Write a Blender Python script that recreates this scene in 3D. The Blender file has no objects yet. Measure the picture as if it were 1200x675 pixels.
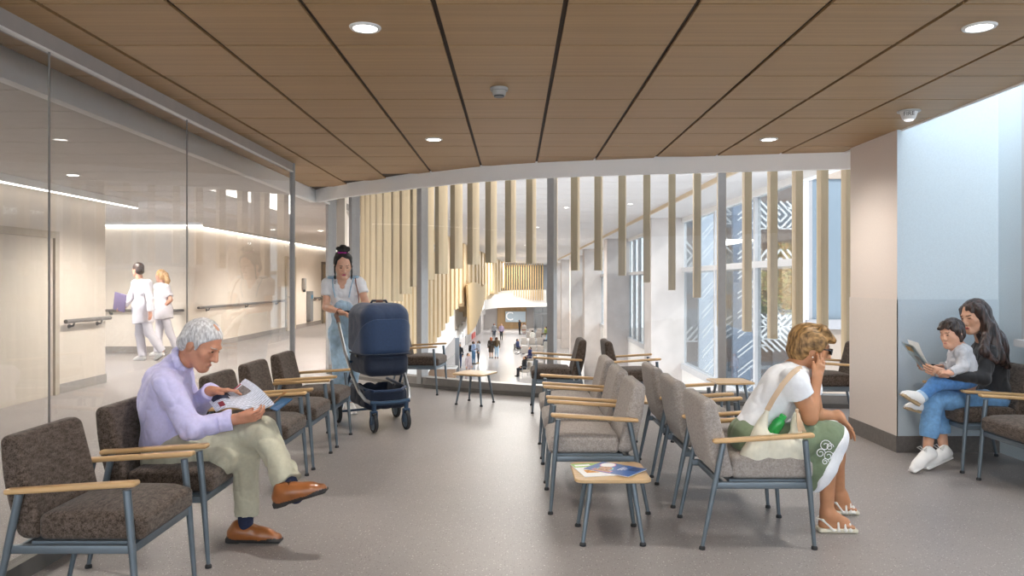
import bpy, bmesh, math, random
import numpy as np
from mathutils import Vector, Matrix
PI = math.pi
random.seed(7)
SC = bpy.context.scene
COL = SC.collection
EYE = 1.45          # eye height, metres
FPX = 890.0         # focal length in pixels of the 1200 px frame

def P(px, py, Y):
    """point of the place seen at pixel (px,py) of the photograph at distance Y"""
    return Vector(((px - 603.0) * Y / FPX, Y, EYE - (py - 330.0) * Y / FPX))

def lin(h):
    h = h.lstrip('#')
    out = []
    for i in (0, 2, 4):
        c = int(h[i:i + 2], 16) / 255.0
        out.append(c / 12.92 if c <= .04045 else ((c + .055) / 1.055) ** 2.4)
    return out

# ---------------------------------------------------------------- materials
MATS = {}
def mat(name, col, rough=.55, metal=0.0, spec=.5, noise=None, bump=None, grain=None, emit=None, sheen=0.0, coat=0.0):
    """procedural principled material; noise=(scale, amount); bump=(scale, strength); grain=(sx,sy,sz,amount)"""
    if name in MATS:
        return MATS[name]
    m = bpy.data.materials.new(name)
    m.use_nodes = True
    nt = m.node_tree
    b = nt.nodes['Principled BSDF']
    c = lin(col) if isinstance(col, str) else list(col)
    b.inputs['Roughness'].default_value = rough
    b.inputs['Metallic'].default_value = metal
    b.inputs['Specular IOR Level'].default_value = spec
    b.inputs['Base Color'].default_value = (*c, 1)
    if sheen:
        b.inputs['Sheen Weight'].default_value = sheen
    if coat:
        b.inputs['Coat Weight'].default_value = coat
        b.inputs['Coat Roughness'].default_value = .15
    tc = nt.nodes.new('ShaderNodeTexCoord')
    if noise or grain:
        mp = nt.nodes.new('ShaderNodeMapping')
        nz = nt.nodes.new('ShaderNodeTexNoise')
        nt.links.new(tc.outputs['Object'], mp.inputs['Vector'])
        nt.links.new(mp.outputs['Vector'], nz.inputs['Vector'])
        if grain:
            mp.inputs['Scale'].default_value = grain[:3]
            nz.inputs['Scale'].default_value = 1.0
            nz.inputs['Detail'].default_value = 5
            amt = grain[3]
        else:
            nz.inputs['Scale'].default_value = noise[0]
            nz.inputs['Detail'].default_value = 4
            amt = noise[1]
        rp = nt.nodes.new('ShaderNodeValToRGB')
        rp.color_ramp.elements[0].position = .3
        rp.color_ramp.elements[1].position = .7
        rp.color_ramp.elements[0].color = (*[max(0, x * (1 - amt)) for x in c], 1)
        rp.color_ramp.elements[1].color = (*[min(1, x * (1 + amt)) for x in c], 1)
        nt.links.new(nz.outputs['Fac'], rp.inputs['Fac'])
        nt.links.new(rp.outputs['Color'], b.inputs['Base Color'])
    if bump:
        nb = nt.nodes.new('ShaderNodeTexNoise')
        nb.inputs['Scale'].default_value = bump[0]
        nb.inputs['Detail'].default_value = 3
        nt.links.new(tc.outputs['Object'], nb.inputs['Vector'])
        bp = nt.nodes.new('ShaderNodeBump')
        bp.inputs['Strength'].default_value = bump[1]
        bp.inputs['Distance'].default_value = .01
        nt.links.new(nb.outputs['Fac'], bp.inputs['Height'])
        nt.links.new(bp.outputs['Normal'], b.inputs['Normal'])
    if emit:
        b.inputs['Emission Color'].default_value = (*(lin(emit[0]) if isinstance(emit[0], str) else emit[0]), 1)
        b.inputs['Emission Strength'].default_value = emit[1]
    MATS[name] = m
    return m

def glass(name, tint, veil=.03, ior=1.5, rough=0.0, boost=1.0):
    """thin architectural glass: clear transmission, fresnel reflection, a little white veil put in as haze"""
    m = bpy.data.materials.new(name)
    m.use_nodes = True
    nt = m.node_tree
    nt.nodes.clear()
    out = nt.nodes.new('ShaderNodeOutputMaterial')
    tr = nt.nodes.new('ShaderNodeBsdfTransparent'); tr.inputs['Color'].default_value = (*tint, 1)
    df = nt.nodes.new('ShaderNodeBsdfDiffuse'); df.inputs['Color'].default_value = (.9, .9, .9, 1)
    gl = nt.nodes.new('ShaderNodeBsdfGlossy'); gl.inputs['Roughness'].default_value = rough
    fr = nt.nodes.new('ShaderNodeFresnel'); fr.inputs['IOR'].default_value = ior
    ml = nt.nodes.new('ShaderNodeMath'); ml.operation = 'MULTIPLY'; ml.inputs[1].default_value = boost
    m1 = nt.nodes.new('ShaderNodeMixShader'); m1.inputs[0].default_value = veil  # share of flat white that imitates hazy reflection
    m2 = nt.nodes.new('ShaderNodeMixShader')
    nt.links.new(tr.outputs[0], m1.inputs[1]); nt.links.new(df.outputs[0], m1.inputs[2])
    nt.links.new(fr.outputs[0], ml.inputs[0]); nt.links.new(ml.outputs[0], m2.inputs[0])
    nt.links.new(m1.outputs[0], m2.inputs[1]); nt.links.new(gl.outputs[0], m2.inputs[2])
    nt.links.new(m2.outputs[0], out.inputs['Surface'])
    return m

# ---------------------------------------------------------------- mesh builder
def frame_from(d, hint=Vector((0, 0, 1))):
    d = Vector(d).normalized()
    if abs(d.dot(hint)) > .98:
        hint = Vector((1, 0, 0))
    a = hint.cross(d).normalized()
    b = d.cross(a).normalized()
    return a, b, d

class MB:
    def __init__(self):
        self.v = []; self.f = []; self.mi = []; self.cur = 0
    def mat(self, i):
        self.cur = i; return self
    def add(self, vs, fs, M=None):
        o = len(self.v)
        for p in vs:
            p = Vector(p)
            if M is not None: p = M @ p
            self.v.append(p)
        for f in fs:
            self.f.append([o + i for i in f]); self.mi.append(self.cur)
        return self
    def box(self, lo, hi, M=None):
        (x0, y0, z0), (x1, y1, z1) = lo, hi
        vs = [(x0,y0,z0),(x1,y0,z0),(x1,y1,z0),(x0,y1,z0),(x0,y0,z1),(x1,y0,z1),(x1,y1,z1),(x0,y1,z1)]
        fs = [(0,3,2,1),(4,5,6,7),(0,1,5,4),(1,2,6,5),(2,3,7,6),(3,0,4,7)]
        return self.add(vs, fs, M)
    def rbox(self, lo, hi, r, n=3, M=None, fn=None, div=1):
        """rounded box, optional vertex function"""
        lo = np.array(lo, float); hi = np.array(hi, float)
        c = (lo + hi) / 2; h = (hi - lo) / 2
        r = min(r, h.min() * .999)
        def axis(hh):
            a = [-hh + r - r * math.cos(PI / 2 * i / n) * 1.0 for i in range(n)]
            a = [-hh + r * (1 - math.cos(PI/2*0 + PI / 2 * i / n)) if False else -hh + r * (i / n) for i in range(n)]
            mid = [-hh + r + (2 * hh - 2 * r) * k / div for k in range(div + 1)]
            return a + mid + [-x for x in reversed(a)]
        ax = [axis(h[0]), axis(h[1]), axis(h[2])]
        idx = {}; vs = []
        def vert(i, j, k):
            key = (i, j, k)
            if key in idx: return idx[key]
            p = np.array([ax[0][i], ax[1][j], ax[2][k]])
            q = np.clip(p, -(h - r), h - r)
            d = p - q; l = np.linalg.norm(d)
            if l > 1e-9: p = q + d / l * r
            p = p + c
            if fn: p = np.array(fn(*p))
            idx[key] = len(vs); vs.append(tuple(p)); return idx[key]
        N = [len(a) for a in ax]; fs = []
        for a, b_, c_ in ((0,1,2),(1,2,0),(2,0,1)):
            for side in (0, N[c_] - 1):
                for i in range(N[a] - 1):
                    for j in range(N[b_] - 1):
                        q = []
                        for (di, dj) in ((0,0),(1,0),(1,1),(0,1)):
                            t = [0,0,0]; t[a] = i + di; t[b_] = j + dj; t[c_] = side
                            q.append(vert(*t))
                        if side == 0: q.reverse()
                        fs.append(q)
        return self.add(vs, fs, M)
    def tube(self, path, rad, seg=10, M=None, cap=True, flat=1.0):
        path = [Vector(p) for p in path]
        if not isinstance(rad, (list, tuple)): rad = [rad] * len(path)
        vs = []; fs = []
        pa = None
        for i, p in enumerate(path):
            if i == 0: d = path[1] - p
            elif i == len(path) - 1: d = p - path[i - 1]
            else: d = (path[i + 1] - p).normalized() + (p - path[i - 1]).normalized()
            d.normalize()
            if pa is None:
                a, b, _ = frame_from(d)
            else:
                a = (pa - d * pa.dot(d)).normalized(); b = d.cross(a).normalized()
            pa = a
            for k in range(seg):
                t = 2 * PI * k / seg
                vs.append(p + a * math.cos(t) * rad[i] + b * math.sin(t) * rad[i] * flat)
        n = len(path)
        for i in range(n - 1):
            for k in range(seg):
                k2 = (k + 1) % seg
                fs.append((i*seg+k, i*seg+k2, (i+1)*seg+k2, (i+1)*seg+k))
        if cap:
            fs.append(tuple(reversed(range(seg)))); fs.append(tuple((n-1)*seg + k for k in range(seg)))
        return self.add(vs, fs, M)
    def lathe(self, prof, seg=24, M=None):
        """prof: (r,z) pairs bottom to top"""
        vs = []; fs = []
        n = len(prof)
        for (r, z) in prof:
            for k in range(seg):
                t = 2 * PI * k / seg
                vs.append((r * math.cos(t), r * math.sin(t), z))
        for i in range(n - 1):
            for k in range(seg):
                k2 = (k + 1) % seg
                fs.append((i*seg+k, i*seg+k2, (i+1)*seg+k2, (i+1)*seg+k))
        fs.append(tuple(reversed(range(seg)))); fs.append(tuple((n-1)*seg+k for k in range(seg)))
        return self.add(vs, fs, M)
    def prism(self, poly, z0, z1, M=None):
        n = len(poly)
        vs = [(x, y, z0) for x, y in poly] + [(x, y, z1) for x, y in poly]
        fs = [tuple(reversed(range(n))), tuple(range(n, 2*n))]
        fs += [(i, (i+1) % n, n + (i+1) % n, n + i) for i in range(n)]
        return self.add(vs, fs, M)
    def slab(self, pts, off):
        """polygon of 3-D points thickened by the vector off"""
        n = len(pts); off = Vector(off)
        vs = [Vector(p) for p in pts] + [Vector(p) + off for p in pts]
        fs = [tuple(reversed(range(n))), tuple(range(n, 2*n))]
        fs += [(i, (i+1) % n, n + (i+1) % n, n + i) for i in range(n)]
        return self.add(vs, fs)
    def sheet(self, fn, nu, nv):
        vs = [fn(i / nu, j / nv) for j in range(nv + 1) for i in range(nu + 1)]
        w = nu + 1
        fs = [(j*w+i, j*w+i+1, (j+1)*w+i+1, (j+1)*w+i) for j in range(nv) for i in range(nu)]
        return self.add(vs, fs)
    def build(self, name, mats, parent=None, smooth=35, loc=None, fixn=False):
        me = bpy.data.meshes.new(name)
        me.from_pydata([tuple(p) for p in self.v], [], self.f)
        for m in (mats if isinstance(mats, (list, tuple)) else [mats]):
            me.materials.append(m)
        if len(me.polygons):
            me.polygons.foreach_set('material_index', self.mi)
        if fixn:
            bm = bmesh.new(); bm.from_mesh(me)
            bmesh.ops.recalc_face_normals(bm, faces=bm.faces)
            bm.to_mesh(me); bm.free()
        if smooth:
            me.polygons.foreach_set('use_smooth', [True] * len(me.polygons))
            me.set_sharp_from_angle(angle=math.radians(smooth))
        me.update()
        o = bpy.data.objects.new(name, me)
        COL.objects.link(o)
        if parent is not None: o.parent = parent
        if loc is not None: o.location = loc
        return o

def tag(o, label=None, cat=None, group=None, kind=None):
    if label: o['label'] = label
    if cat: o['category'] = cat
    if group: o['group'] = group
    if kind: o['kind'] = kind
    return o
def thing(name, label, cat, loc=(0,0,0), rotz=0, group=None):
    o = bpy.data.objects.new(name, None)
    o.empty_display_size = .1
    COL.objects.link(o)
    o.location = loc; o.rotation_euler = (0, 0, rotz)
    return tag(o, label, cat, group)
def struct_empty(name, label=None, cat=None):
    o = bpy.data.objects.new(name, None); COL.objects.link(o)
    o['kind'] = 'structure'
    if label: o['label'] = label; o['category'] = cat
    return o
def struct(o, label=None, cat=None):
    o['kind'] = 'structure'
    if label: o['label'] = label; o['category'] = cat
    return o
def dup(root, loc, rotz=0, label=None, group=None):
    r = root.copy(); COL.objects.link(r)
    r.location = loc; r.rotation_euler = (0, 0, rotz)
    if label: r['label'] = label
    if group: r['group'] = group
    for ch in list(root.children):
        c = ch.copy(); COL.objects.link(c); c.parent = r
        for g in list(ch.children):
            d = g.copy(); COL.objects.link(d); d.parent = c
    return r
def T(x, y, z): return Matrix.Translation((x, y, z))
def R(ax, deg): return Matrix.Rotation(math.radians(deg), 4, ax)
ORD = ['first','second','third','fourth','fifth','sixth','seventh','eighth','ninth','tenth','eleventh','twelfth','thirteenth',
       'fourteenth','fifteenth','sixteenth','seventeenth','eighteenth','nineteenth','twentieth','twenty-first','twenty-second',
       'twenty-third','twenty-fourth','twenty-fifth','twenty-sixth','twenty-seventh','twenty-eighth','twenty-ninth','thirtieth']

def text_mesh(s, size, name, m, parent=None, M=None, depth=.002):
    cu = bpy.data.curves.new(name, 'FONT'); cu.body = s; cu.size = size; cu.extrude = depth
    cu.align_x = 'CENTER'; cu.align_y = 'CENTER'
    o = bpy.data.objects.new(name + '_tmp', cu); COL.objects.link(o)
    dg = bpy.context.evaluated_depsgraph_get()
    me = bpy.data.meshes.new_from_object(o.evaluated_get(dg))
    bpy.data.objects.remove(o); bpy.data.curves.remove(cu)
    me.name = name
    me.materials.clear(); me.materials.append(m)
    if M is not None: me.transform(M)
    r = bpy.data.objects.new(name, me); COL.objects.link(r)
    if parent is not None: r.parent = parent
    return r

# ---------------------------------------------------------------- signed-distance bodies
class Noise3:
    def __init__(self, seed):
        self.t = np.random.RandomState(seed).uniform(-1, 1, (32, 32, 32)).astype(np.float32)
    def __call__(self, p):
        i = np.floor(p).astype(int); f = p - i; f = f * f * (3 - 2 * f)
        out = 0
        for dx in (0, 1):
            wx = f[:, 0] if dx else 1 - f[:, 0]
            for dy in (0, 1):
                wy = f[:, 1] if dy else 1 - f[:, 1]
                for dz in (0, 1):
                    wz = f[:, 2] if dz else 1 - f[:, 2]
                    out = out + self.t[(i[:, 0]+dx) % 32, (i[:, 1]+dy) % 32, (i[:, 2]+dz) % 32] * wx * wy * wz
        return out

class SDF:
    def __init__(self, k=.02):
        self.p = []; self.k = k; self.m = 0
    def setm(self, m): self.m = m; return self
    def _add(self, kind, lo, hi, data, op, k, cuts):
        self.p.append((kind, np.array(lo, float), np.array(hi, float), data, op, self.k if k is None else k, self.m, cuts or []))
        return self
    def rc(self, a, b, r1, r2, op='u', k=None, flat=0, cuts=None):
        """tapered capsule a->b; flat&1 cuts square at a, flat&2 at b"""
        a = np.array(a, float); b = np.array(b, float)
        rm = max(r1, r2); cuts = list(cuts or [])
        d = b - a; L = np.linalg.norm(d)
        if L > 1e-6:
            d = d / L
            if flat & 2: cuts.append((b, d))
            if flat & 1: cuts.append((a, -d))
        return self._add('rc', np.minimum(a, b) - rm, np.maximum(a, b) + rm, (a, b, r1, r2), op, k, cuts)
    def chain(self, pts, rs, **kw):
        for i in range(len(pts) - 1):
            self.rc(pts[i], pts[i+1], rs[i], rs[i+1], **kw)
        return self
    def el(self, c, r, ax=None, op='u', k=None, cuts=None):
        """ellipsoid; ax rows are its axes"""
        c = np.array(c, float); r = np.array(r, float)
        ax = np.eye(3) if ax is None else np.array([list(v) for v in ax], float)
        e = np.sqrt(((ax * r[:, None]) ** 2).sum(0))
        return self._add('el', c - e, c + e, (c, r, ax), op, k, cuts)
    def bx(self, c, h, rad, ax=None, op='u', k=None, cuts=None):
        c = np.array(c, float); h = np.array(h, float)
        ax = np.eye(3) if ax is None else np.array([list(v) for v in ax], float)
        e = (np.abs(ax) * h[:, None]).sum(0)
        return self._add('bx', c - e, c + e, (c, h, ax, rad), op, k, cuts)
    def ev(self, kind, d, X, Y, Z):
        if kind == 'rc':
            a, b, r1, r2 = d
            ba = b - a; L2 = max(ba @ ba, 1e-12)
            px, py, pz = X - a[0], Y - a[1], Z - a[2]
            h = np.clip((px * ba[0] + py * ba[1] + pz * ba[2]) / L2, 0, 1)
            return np.sqrt((px - h*ba[0])**2 + (py - h*ba[1])**2 + (pz - h*ba[2])**2) - (r1 + (r2 - r1) * h)
        c, r, ax = d[0], d[1], d[2]
        px, py, pz = X - c[0], Y - c[1], Z - c[2]
        q = [ax[i][0]*px + ax[i][1]*py + ax[i][2]*pz for i in range(3)]
        if kind == 'el':
            k0 = np.sqrt((q[0]/r[0])**2 + (q[1]/r[1])**2 + (q[2]/r[2])**2)
            k1 = np.sqrt((q[0]/r[0]**2)**2 + (q[1]/r[1]**2)**2 + (q[2]/r[2]**2)**2)
            return k0 * (k0 - 1) / np.maximum(k1, 1e-6)
        rad = d[3]
        q = [np.abs(q[i]) - (r[i] - rad) for i in range(3)]
        return np.sqrt(sum(np.maximum(t, 0)**2 for t in q)) + np.minimum(np.maximum(np.maximum(q[0], q[1]), q[2]), 0) - rad
    def mesh(self, name, mats, vox=.006, parent=None, base=None, noise=None, smooth_it=1):
        mg = 4 * vox + .03
        lo = np.min([p[1] for p in self.p if p[4] == 'u'], axis=0) - mg
        hi = np.max([p[2] for p in self.p if p[4] == 'u'], axis=0) + mg
        n = np.ceil((hi - lo) / vox).astype(int) + 1
        F = np.full(tuple(n), .5, np.float32); B = np.full(tuple(n), .5, np.float32); I = np.zeros(tuple(n), np.int8)
        for kind, l, h, d, op, k, m, cuts in sorted(self.p, key=lambda t: t[4] == 'paint'):
            e = max(k, .01) + 2 * vox
            i0 = np.clip(np.floor((l - e - lo) / vox).astype(int), 0, n - 1)
            i1 = np.clip(np.ceil((h + e - lo) / vox).astype(int) + 1, 1, n)
            if np.any(i1 <= i0): continue
            s = tuple(slice(a, b) for a, b in zip(i0, i1))
            X = (lo[0] + vox * np.arange(i0[0], i1[0], dtype=np.float32))[:, None, None]
            Y = (lo[1] + vox * np.arange(i0[1], i1[1], dtype=np.float32))[None, :, None]
            Z = (lo[2] + vox * np.arange(i0[2], i1[2], dtype=np.float32))[None, None, :]
            D = self.ev(kind, d, X, Y, Z).astype(np.float32)
            for (cp, cn) in cuts:
                cn = np.array(cn, float); cn = cn / np.linalg.norm(cn)
                D = np.maximum(D, ((X - cp[0]) * cn[0] + (Y - cp[1]) * cn[1] + (Z - cp[2]) * cn[2]).astype(np.float32))
            f = F[s]
            if op == 'u':
                bb = B[s]; w = D < bb
                I[s] = np.where(w, m, I[s]); B[s] = np.where(w, D, bb)
                if k > 0:
                    hh = np.clip(.5 + .5 * (f - D) / k, 0, 1)
                    F[s] = f + (D - f) * hh - k * hh * (1 - hh)
                else: F[s] = np.minimum(f, D)
            elif op == 's':
                if k > 0:
                    hh = np.clip(.5 - .5 * (f + D) / k, 0, 1)
                    F[s] = f + (-D - f) * hh + k * hh * (1 - hh)
                else: F[s] = np.maximum(f, -D)
            elif op == 'paint':
                w = (D < 0); I[s] = np.where(w, m, I[s])
        if noise:
            idx = np.argwhere(np.abs(F) < max(.02, 3 * vox))
            pts = lo + idx * vox
            tot = 0
            for q, (amp, fx, fy, fz, ridge) in enumerate(noise):
                v = Noise3(11 + q)(pts * np.array([fx, fy, fz]) + 3.7 * q)
                if ridge: v = 1 - 2 * np.abs(v) ** .7
                tot = tot + amp * v
            F[idx[:, 0], idx[:, 1], idx[:, 2]] += tot.astype(np.float32)
        S = F < 0
        a = S[:-1,:-1,:-1].astype(np.int8)
        cnt = a.copy()
        for dx in (0,1):
            for dy in (0,1):
                for dz in (0,1):
                    if dx+dy+dz: cnt += S[dx:S.shape[0]-1+dx, dy:S.shape[1]-1+dy, dz:S.shape[2]-1+dz]
        C = np.argwhere((cnt > 0) & (cnt < 8))
        vid = np.full(cnt.shape, -1, np.int32); vid[C[:,0],C[:,1],C[:,2]] = np.arange(len(C))
        acc = np.zeros((len(C), 3)); num = np.zeros(len(C))
        corners = [(x,y,z) for x in (0,1) for y in (0,1) for z in (0,1)]
        for c0 in corners:
            for axn in range(3):
                if c0[axn]: continue
                c1 = list(c0); c1[axn] = 1
                f0 = F[C[:,0]+c0[0], C[:,1]+c0[1], C[:,2]+c0[2]]; f1 = F[C[:,0]+c1[0], C[:,1]+c1[1], C[:,2]+c1[2]]
                w = (f0 < 0) != (f1 < 0)
                t = np.where(w, f0 / np.where(w, f0 - f1, 1), 0)
                p = np.tile(np.array(c0, float), (len(C), 1)); p[:, axn] += t
                acc += p * w[:, None]; num += w
        V = lo + (C + acc / num[:, None]) * vox
        quads = []
        for axn in range(3):
            o1, o2 = [(1,2),(2,0),(0,1)][axn]
            sl0 = [slice(None)]*3; sl1 = [slice(None)]*3
            sl0[axn] = slice(0, -1); sl1[axn] = slice(1, None)
            for o in (o1, o2):
                sl0[o] = slice(1, -1); sl1[o] = slice(1, -1)
            A0 = S[tuple(sl0)]; A1 = S[tuple(sl1)]
            E = np.argwhere(A0 != A1)
            if not len(E): continue
            fl = A0[E[:,0],E[:,1],E[:,2]]
            E[:, o1] += 1; E[:, o2] += 1
            def cell(d1, d2):
                q = E.copy(); q[:, o1] += d1; q[:, o2] += d2
                return vid[q[:,0], q[:,1], q[:,2]]
            Q = np.stack([cell(-1,-1), cell(0,-1), cell(0,0), cell(-1,0)], 1)
            Q[~fl] = Q[~fl][:, ::-1]
            quads.append(Q)
        Q = np.concatenate(quads); Q = Q[(Q >= 0).all(1)]
        mi = I[C[:,0], C[:,1], C[:,2]][Q[:,0]]
        for _ in range(smooth_it):
            s = np.zeros_like(V); nn = np.zeros(len(V))
            for a_, b_ in ((0,1),(1,2),(2,3),(3,0)):
                np.add.at(s, Q[:,a_], V[Q[:,b_]]); np.add.at(nn, Q[:,a_], 1)
                np.add.at(s, Q[:,b_], V[Q[:,a_]]); np.add.at(nn, Q[:,b_], 1)
            V = V * .5 + .5 * s / np.maximum(nn, 1)[:, None]
        b = np.zeros(3) if base is None else np.array(base, float)
        V = V - b
        me = bpy.data.meshes.new(name)
        me.vertices.add(len(V)); me.vertices.foreach_set('co', V.astype(np.float32).ravel())
        me.loops.add(len(Q) * 4); me.loops.foreach_set('vertex_index', Q.astype(np.int32).ravel())
        me.polygons.add(len(Q)); me.polygons.foreach_set('loop_start', np.arange(0, len(Q)*4, 4, dtype=np.int32))
        for m in (mats if isinstance(mats, (list, tuple)) else [mats]): me.materials.append(m)
        me.polygons.foreach_set('material_index', mi.astype(np.int32))
        me.polygons.foreach_set('use_smooth', np.ones(len(Q), bool))
        me.update(calc_edges=True); me.validate()
        o = bpy.data.objects.new(name, me); COL.objects.link(o)
        if parent is not None: o.parent = parent
        elif base is not None: o.location = base
        return o
# ================================================================ SETTING
def floor_material():
    m = bpy.data.materials.new('speckled_vinyl'); m.use_nodes = True
    nt = m.node_tree; b = nt.nodes['Principled BSDF']
    tc = nt.nodes.new('ShaderNodeTexCoord')
    base = lin('#97918f')
    nz = nt.nodes.new('ShaderNodeTexNoise'); nz.inputs['Scale'].default_value = 1.2; nz.inputs['Detail'].default_value = 6
    nt.links.new(tc.outputs['Object'], nz.inputs['Vector'])
    r0 = nt.nodes.new('ShaderNodeValToRGB')
    r0.color_ramp.elements[0].position = .3; r0.color_ramp.elements[1].position = .7
    r0.color_ramp.elements[0].color = (*[x * .92 for x in base], 1); r0.color_ramp.elements[1].color = (*[x * 1.06 for x in base], 1)
    nt.links.new(nz.outputs['Fac'], r0.inputs['Fac'])
    prev = r0.outputs['Color']
    for sc, thr, col in ((58, .19, (.66, .64, .62)), (64, .20, (.10, .095, .09)), (110, .22, (.17, .16, .15)), (95, .2, (.55, .53, .52))):
        vo = nt.nodes.new('ShaderNodeTexVoronoi'); vo.inputs['Scale'].default_value = sc
        nt.links.new(tc.outputs['Object'], vo.inputs['Vector'])
        lt = nt.nodes.new('ShaderNodeMath'); lt.operation = 'LESS_THAN'; lt.inputs[1].default_value = thr
        nt.links.new(vo.outputs['Distance'], lt.inputs[0])
        # only some cells carry a fleck
        sp = nt.nodes.new('ShaderNodeSeparateColor'); nt.links.new(vo.outputs['Color'], sp.inputs[0])
        gt = nt.nodes.new('ShaderNodeMath'); gt.operation = 'GREATER_THAN'; gt.inputs[1].default_value = .66
        nt.links.new(sp.outputs[0], gt.inputs[0])
        mu = nt.nodes.new('ShaderNodeMath'); mu.operation = 'MULTIPLY'
        nt.links.new(lt.outputs[0], mu.inputs[0]); nt.links.new(gt.outputs[0], mu.inputs[1])
        mx = nt.nodes.new('ShaderNodeMixRGB'); mx.inputs['Color2'].default_value = (*col, 1)
        nt.links.new(mu.outputs[0], mx.inputs['Fac']); nt.links.new(prev, mx.inputs['Color1'])
        prev = mx.outputs['Color']
    nt.links.new(prev, b.inputs['Base Color'])
    b.inputs['Roughness'].default_value = .36
    b.inputs['Specular IOR Level'].default_value = .42
    return m

M_floor = floor_material()
M_white = mat('white_plaster', '#f0eeec', .6, noise=(3, .02))
M_fascia = mat('fascia_plaster', '#fbfaf9', .6, noise=(3, .02))
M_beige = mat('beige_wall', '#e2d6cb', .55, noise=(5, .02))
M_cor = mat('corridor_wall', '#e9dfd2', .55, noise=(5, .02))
M_pink = mat('warm_pillar_paint', '#eaddd5', .5, noise=(60, .02))
M_pinkp = mat('warm_wall_protection', '#e4d9d2', .35, noise=(60, .02))
M_blue = mat('pale_blue_paint', '#d9e4ea', .5, noise=(90, .03))
M_bluep = mat('pale_blue_protection', '#cbd7df', .35, noise=(90, .03))
M_base = mat('dark_grey_base', '#6f6a67', .5, noise=(40, .12))
M_tile = mat('ceiling_timber', '#a8875d', .5, grain=(.7, 60, 60, .13))
M_gap = mat('ceiling_gap', '#3a2a1c', .7, noise=(10, .1))
M_grey = mat('mullion_grey', '#a3a2a2', .45, metal=.1, noise=(20, .04))
M_curb = mat('curb_grey', '#8f8c89', .4, metal=.2, noise=(20, .05))
M_curbd = mat('curb_dark', '#66635f', .5, noise=(20, .05))
M_gceil = mat('corridor_ceiling_slats', '#c9c4c0', .6, noise=(8, .03))
M_fin = mat('pale_timber_fin', '#cfbc9c', .55, grain=(16, 16, .8, .10))
M_timber = mat('pale_timber_screen', '#dcc197', .55, grain=(9, 9, .4, .10))
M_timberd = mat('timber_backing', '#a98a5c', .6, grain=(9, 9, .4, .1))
M_timberg = mat('gallery_timber', '#c3a572', .55, grain=(9, 9, .4, .1))
M_conc = mat('pale_concrete', '#d0c9c6', .8, noise=(1.6, .08))
M_lobby = mat('lobby_floor', '#c0bec0', .22, noise=(.25, .04))
M_lwall = mat('lobby_wall', '#d2cecd', .6, noise=(.4, .03))
M_stair = mat('stair_white', '#f3f2f1', .55, noise=(.5, .015))
M_wframe = mat('white_window_frame', '#cfcfd2', .4, noise=(5, .03))
M_steel = mat('brushed_steel', '#9fa3a8', .35, metal=.8, noise=(30, .05))
M_light = mat('light_lens', '#ffffff', .4, noise=(5, .01), emit=((1, .95, .88), 14))
M_strip = mat('strip_lens', '#ffffff', .4, noise=(5, .01), emit=((1, .96, .9), 5))
M_ring = mat('white_ring', '#e9e7e4', .4, noise=(30, .02))
M_dkplast = mat('dark_plastic', '#3c3d40', .4, noise=(30, .05))

M_joint = mat('glass_joint', '#8a8480', .5, noise=(30, .05))
G_front = glass('curtain_glass', (.97, .98, .98), .012, 1.4, boost=.7)
G_part = glass('partition_glass', (.95, .95, .945), .05, 1.5, boost=1.0)
G_fac = glass('facade_glass', (.93, .97, .99), .01, 1.35, boost=.7)

CEIL = 2.74
GX = -2.42          # glass partition plane
ARC = [(-2.9, 12.0), (-2.42, 11.47), (-1.95, 11.02), (-1.46, 10.60), (-.7, 10.1), (.11, 9.67), (.47, 9.53), (1.2, 9.27), (1.8, 9.12), (2.45, 8.98), (3.2, 8.84), (3.89, 8.72), (4.6, 8.62), (5.4, 8.54)]
FAS = [(-2.82, 10.77), (-2.4, 10.24), (-1.95, 9.81), (-1.2, 9.12), (-.75, 8.78), (-.38, 8.52), (.27, 8.23), (1.0, 8.03), (1.74, 7.86), (2.6, 7.69), (3.39, 7.55), (4.2, 7.42)]
def arc_at(path, x):
    for (x0, y0), (x1, y1) in zip(path, path[1:]):
        if x0 <= x <= x1: return y0 + (y1 - y0) * (x - x0) / (x1 - x0)
    return path[0][1] if x < path[0][0] else path[-1][1]
def densify(path, n=6):
    out = []
    pts = [Vector(p) for p in path]
    for i in range(len(pts) - 1):
        p0 = pts[max(i-1, 0)]; p1 = pts[i]; p2 = pts[i+1]; p3 = pts[min(i+2, len(pts)-1)]
        for k in range(n):
            t = k / n
            out.append(.5 * ((2*p1) + (p2-p0)*t + (2*p0-5*p1+4*p2-p3)*t*t + (3*p1-p0-3*p2+p3)*t**3))
    out.append(pts[-1])
    return out
def offset(path, d):
    out = []
    for i, p in enumerate(path):
        a = path[max(i-1, 0)]; b = path[min(i+1, len(path)-1)]
        t = (b - a).normalized(); out.append(p + Vector((-t.y, t.x)) * d)
    return out
def ribbon(mb, path, d0, d1, z0, z1):
    """wall band between two offsets of a plan path"""
    A = offset(path, d0); B = offset(path, d1); n = len(path)
    vs = [(p.x, p.y, z0) for p in A] + [(p.x, p.y, z0) for p in B] + [(p.x, p.y, z1) for p in A] + [(p.x, p.y, z1) for p in B]
    fs = []
    for i in range(n - 1):
        fs += [(i, i+1, 2*n+i+1, 2*n+i), (n+i+1, n+i, 3*n+i, 3*n+i+1), (2*n+i, 2*n+i+1, 3*n+i+1, 3*n+i), (i+1, i, n+i, n+i+1)]
    fs += [(0, 2*n, 3*n, n), (n-1, 2*n-1, 4*n-1, 3*n-1)]
    return mb.add(vs, fs)
def seg_between(path, x0, x1):
    d = densify(path, 8)
    pts = [Vector((x0, arc_at([(p.x, p.y) for p in d], x0)))] + [p for p in d if x0 + 1e-4 < p.x < x1 - 1e-4] + [Vector((x1, arc_at([(p.x, p.y) for p in d], x1)))]
    return pts
DA = densify(ARC, 6); DF = densify(FAS, 6)

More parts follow.
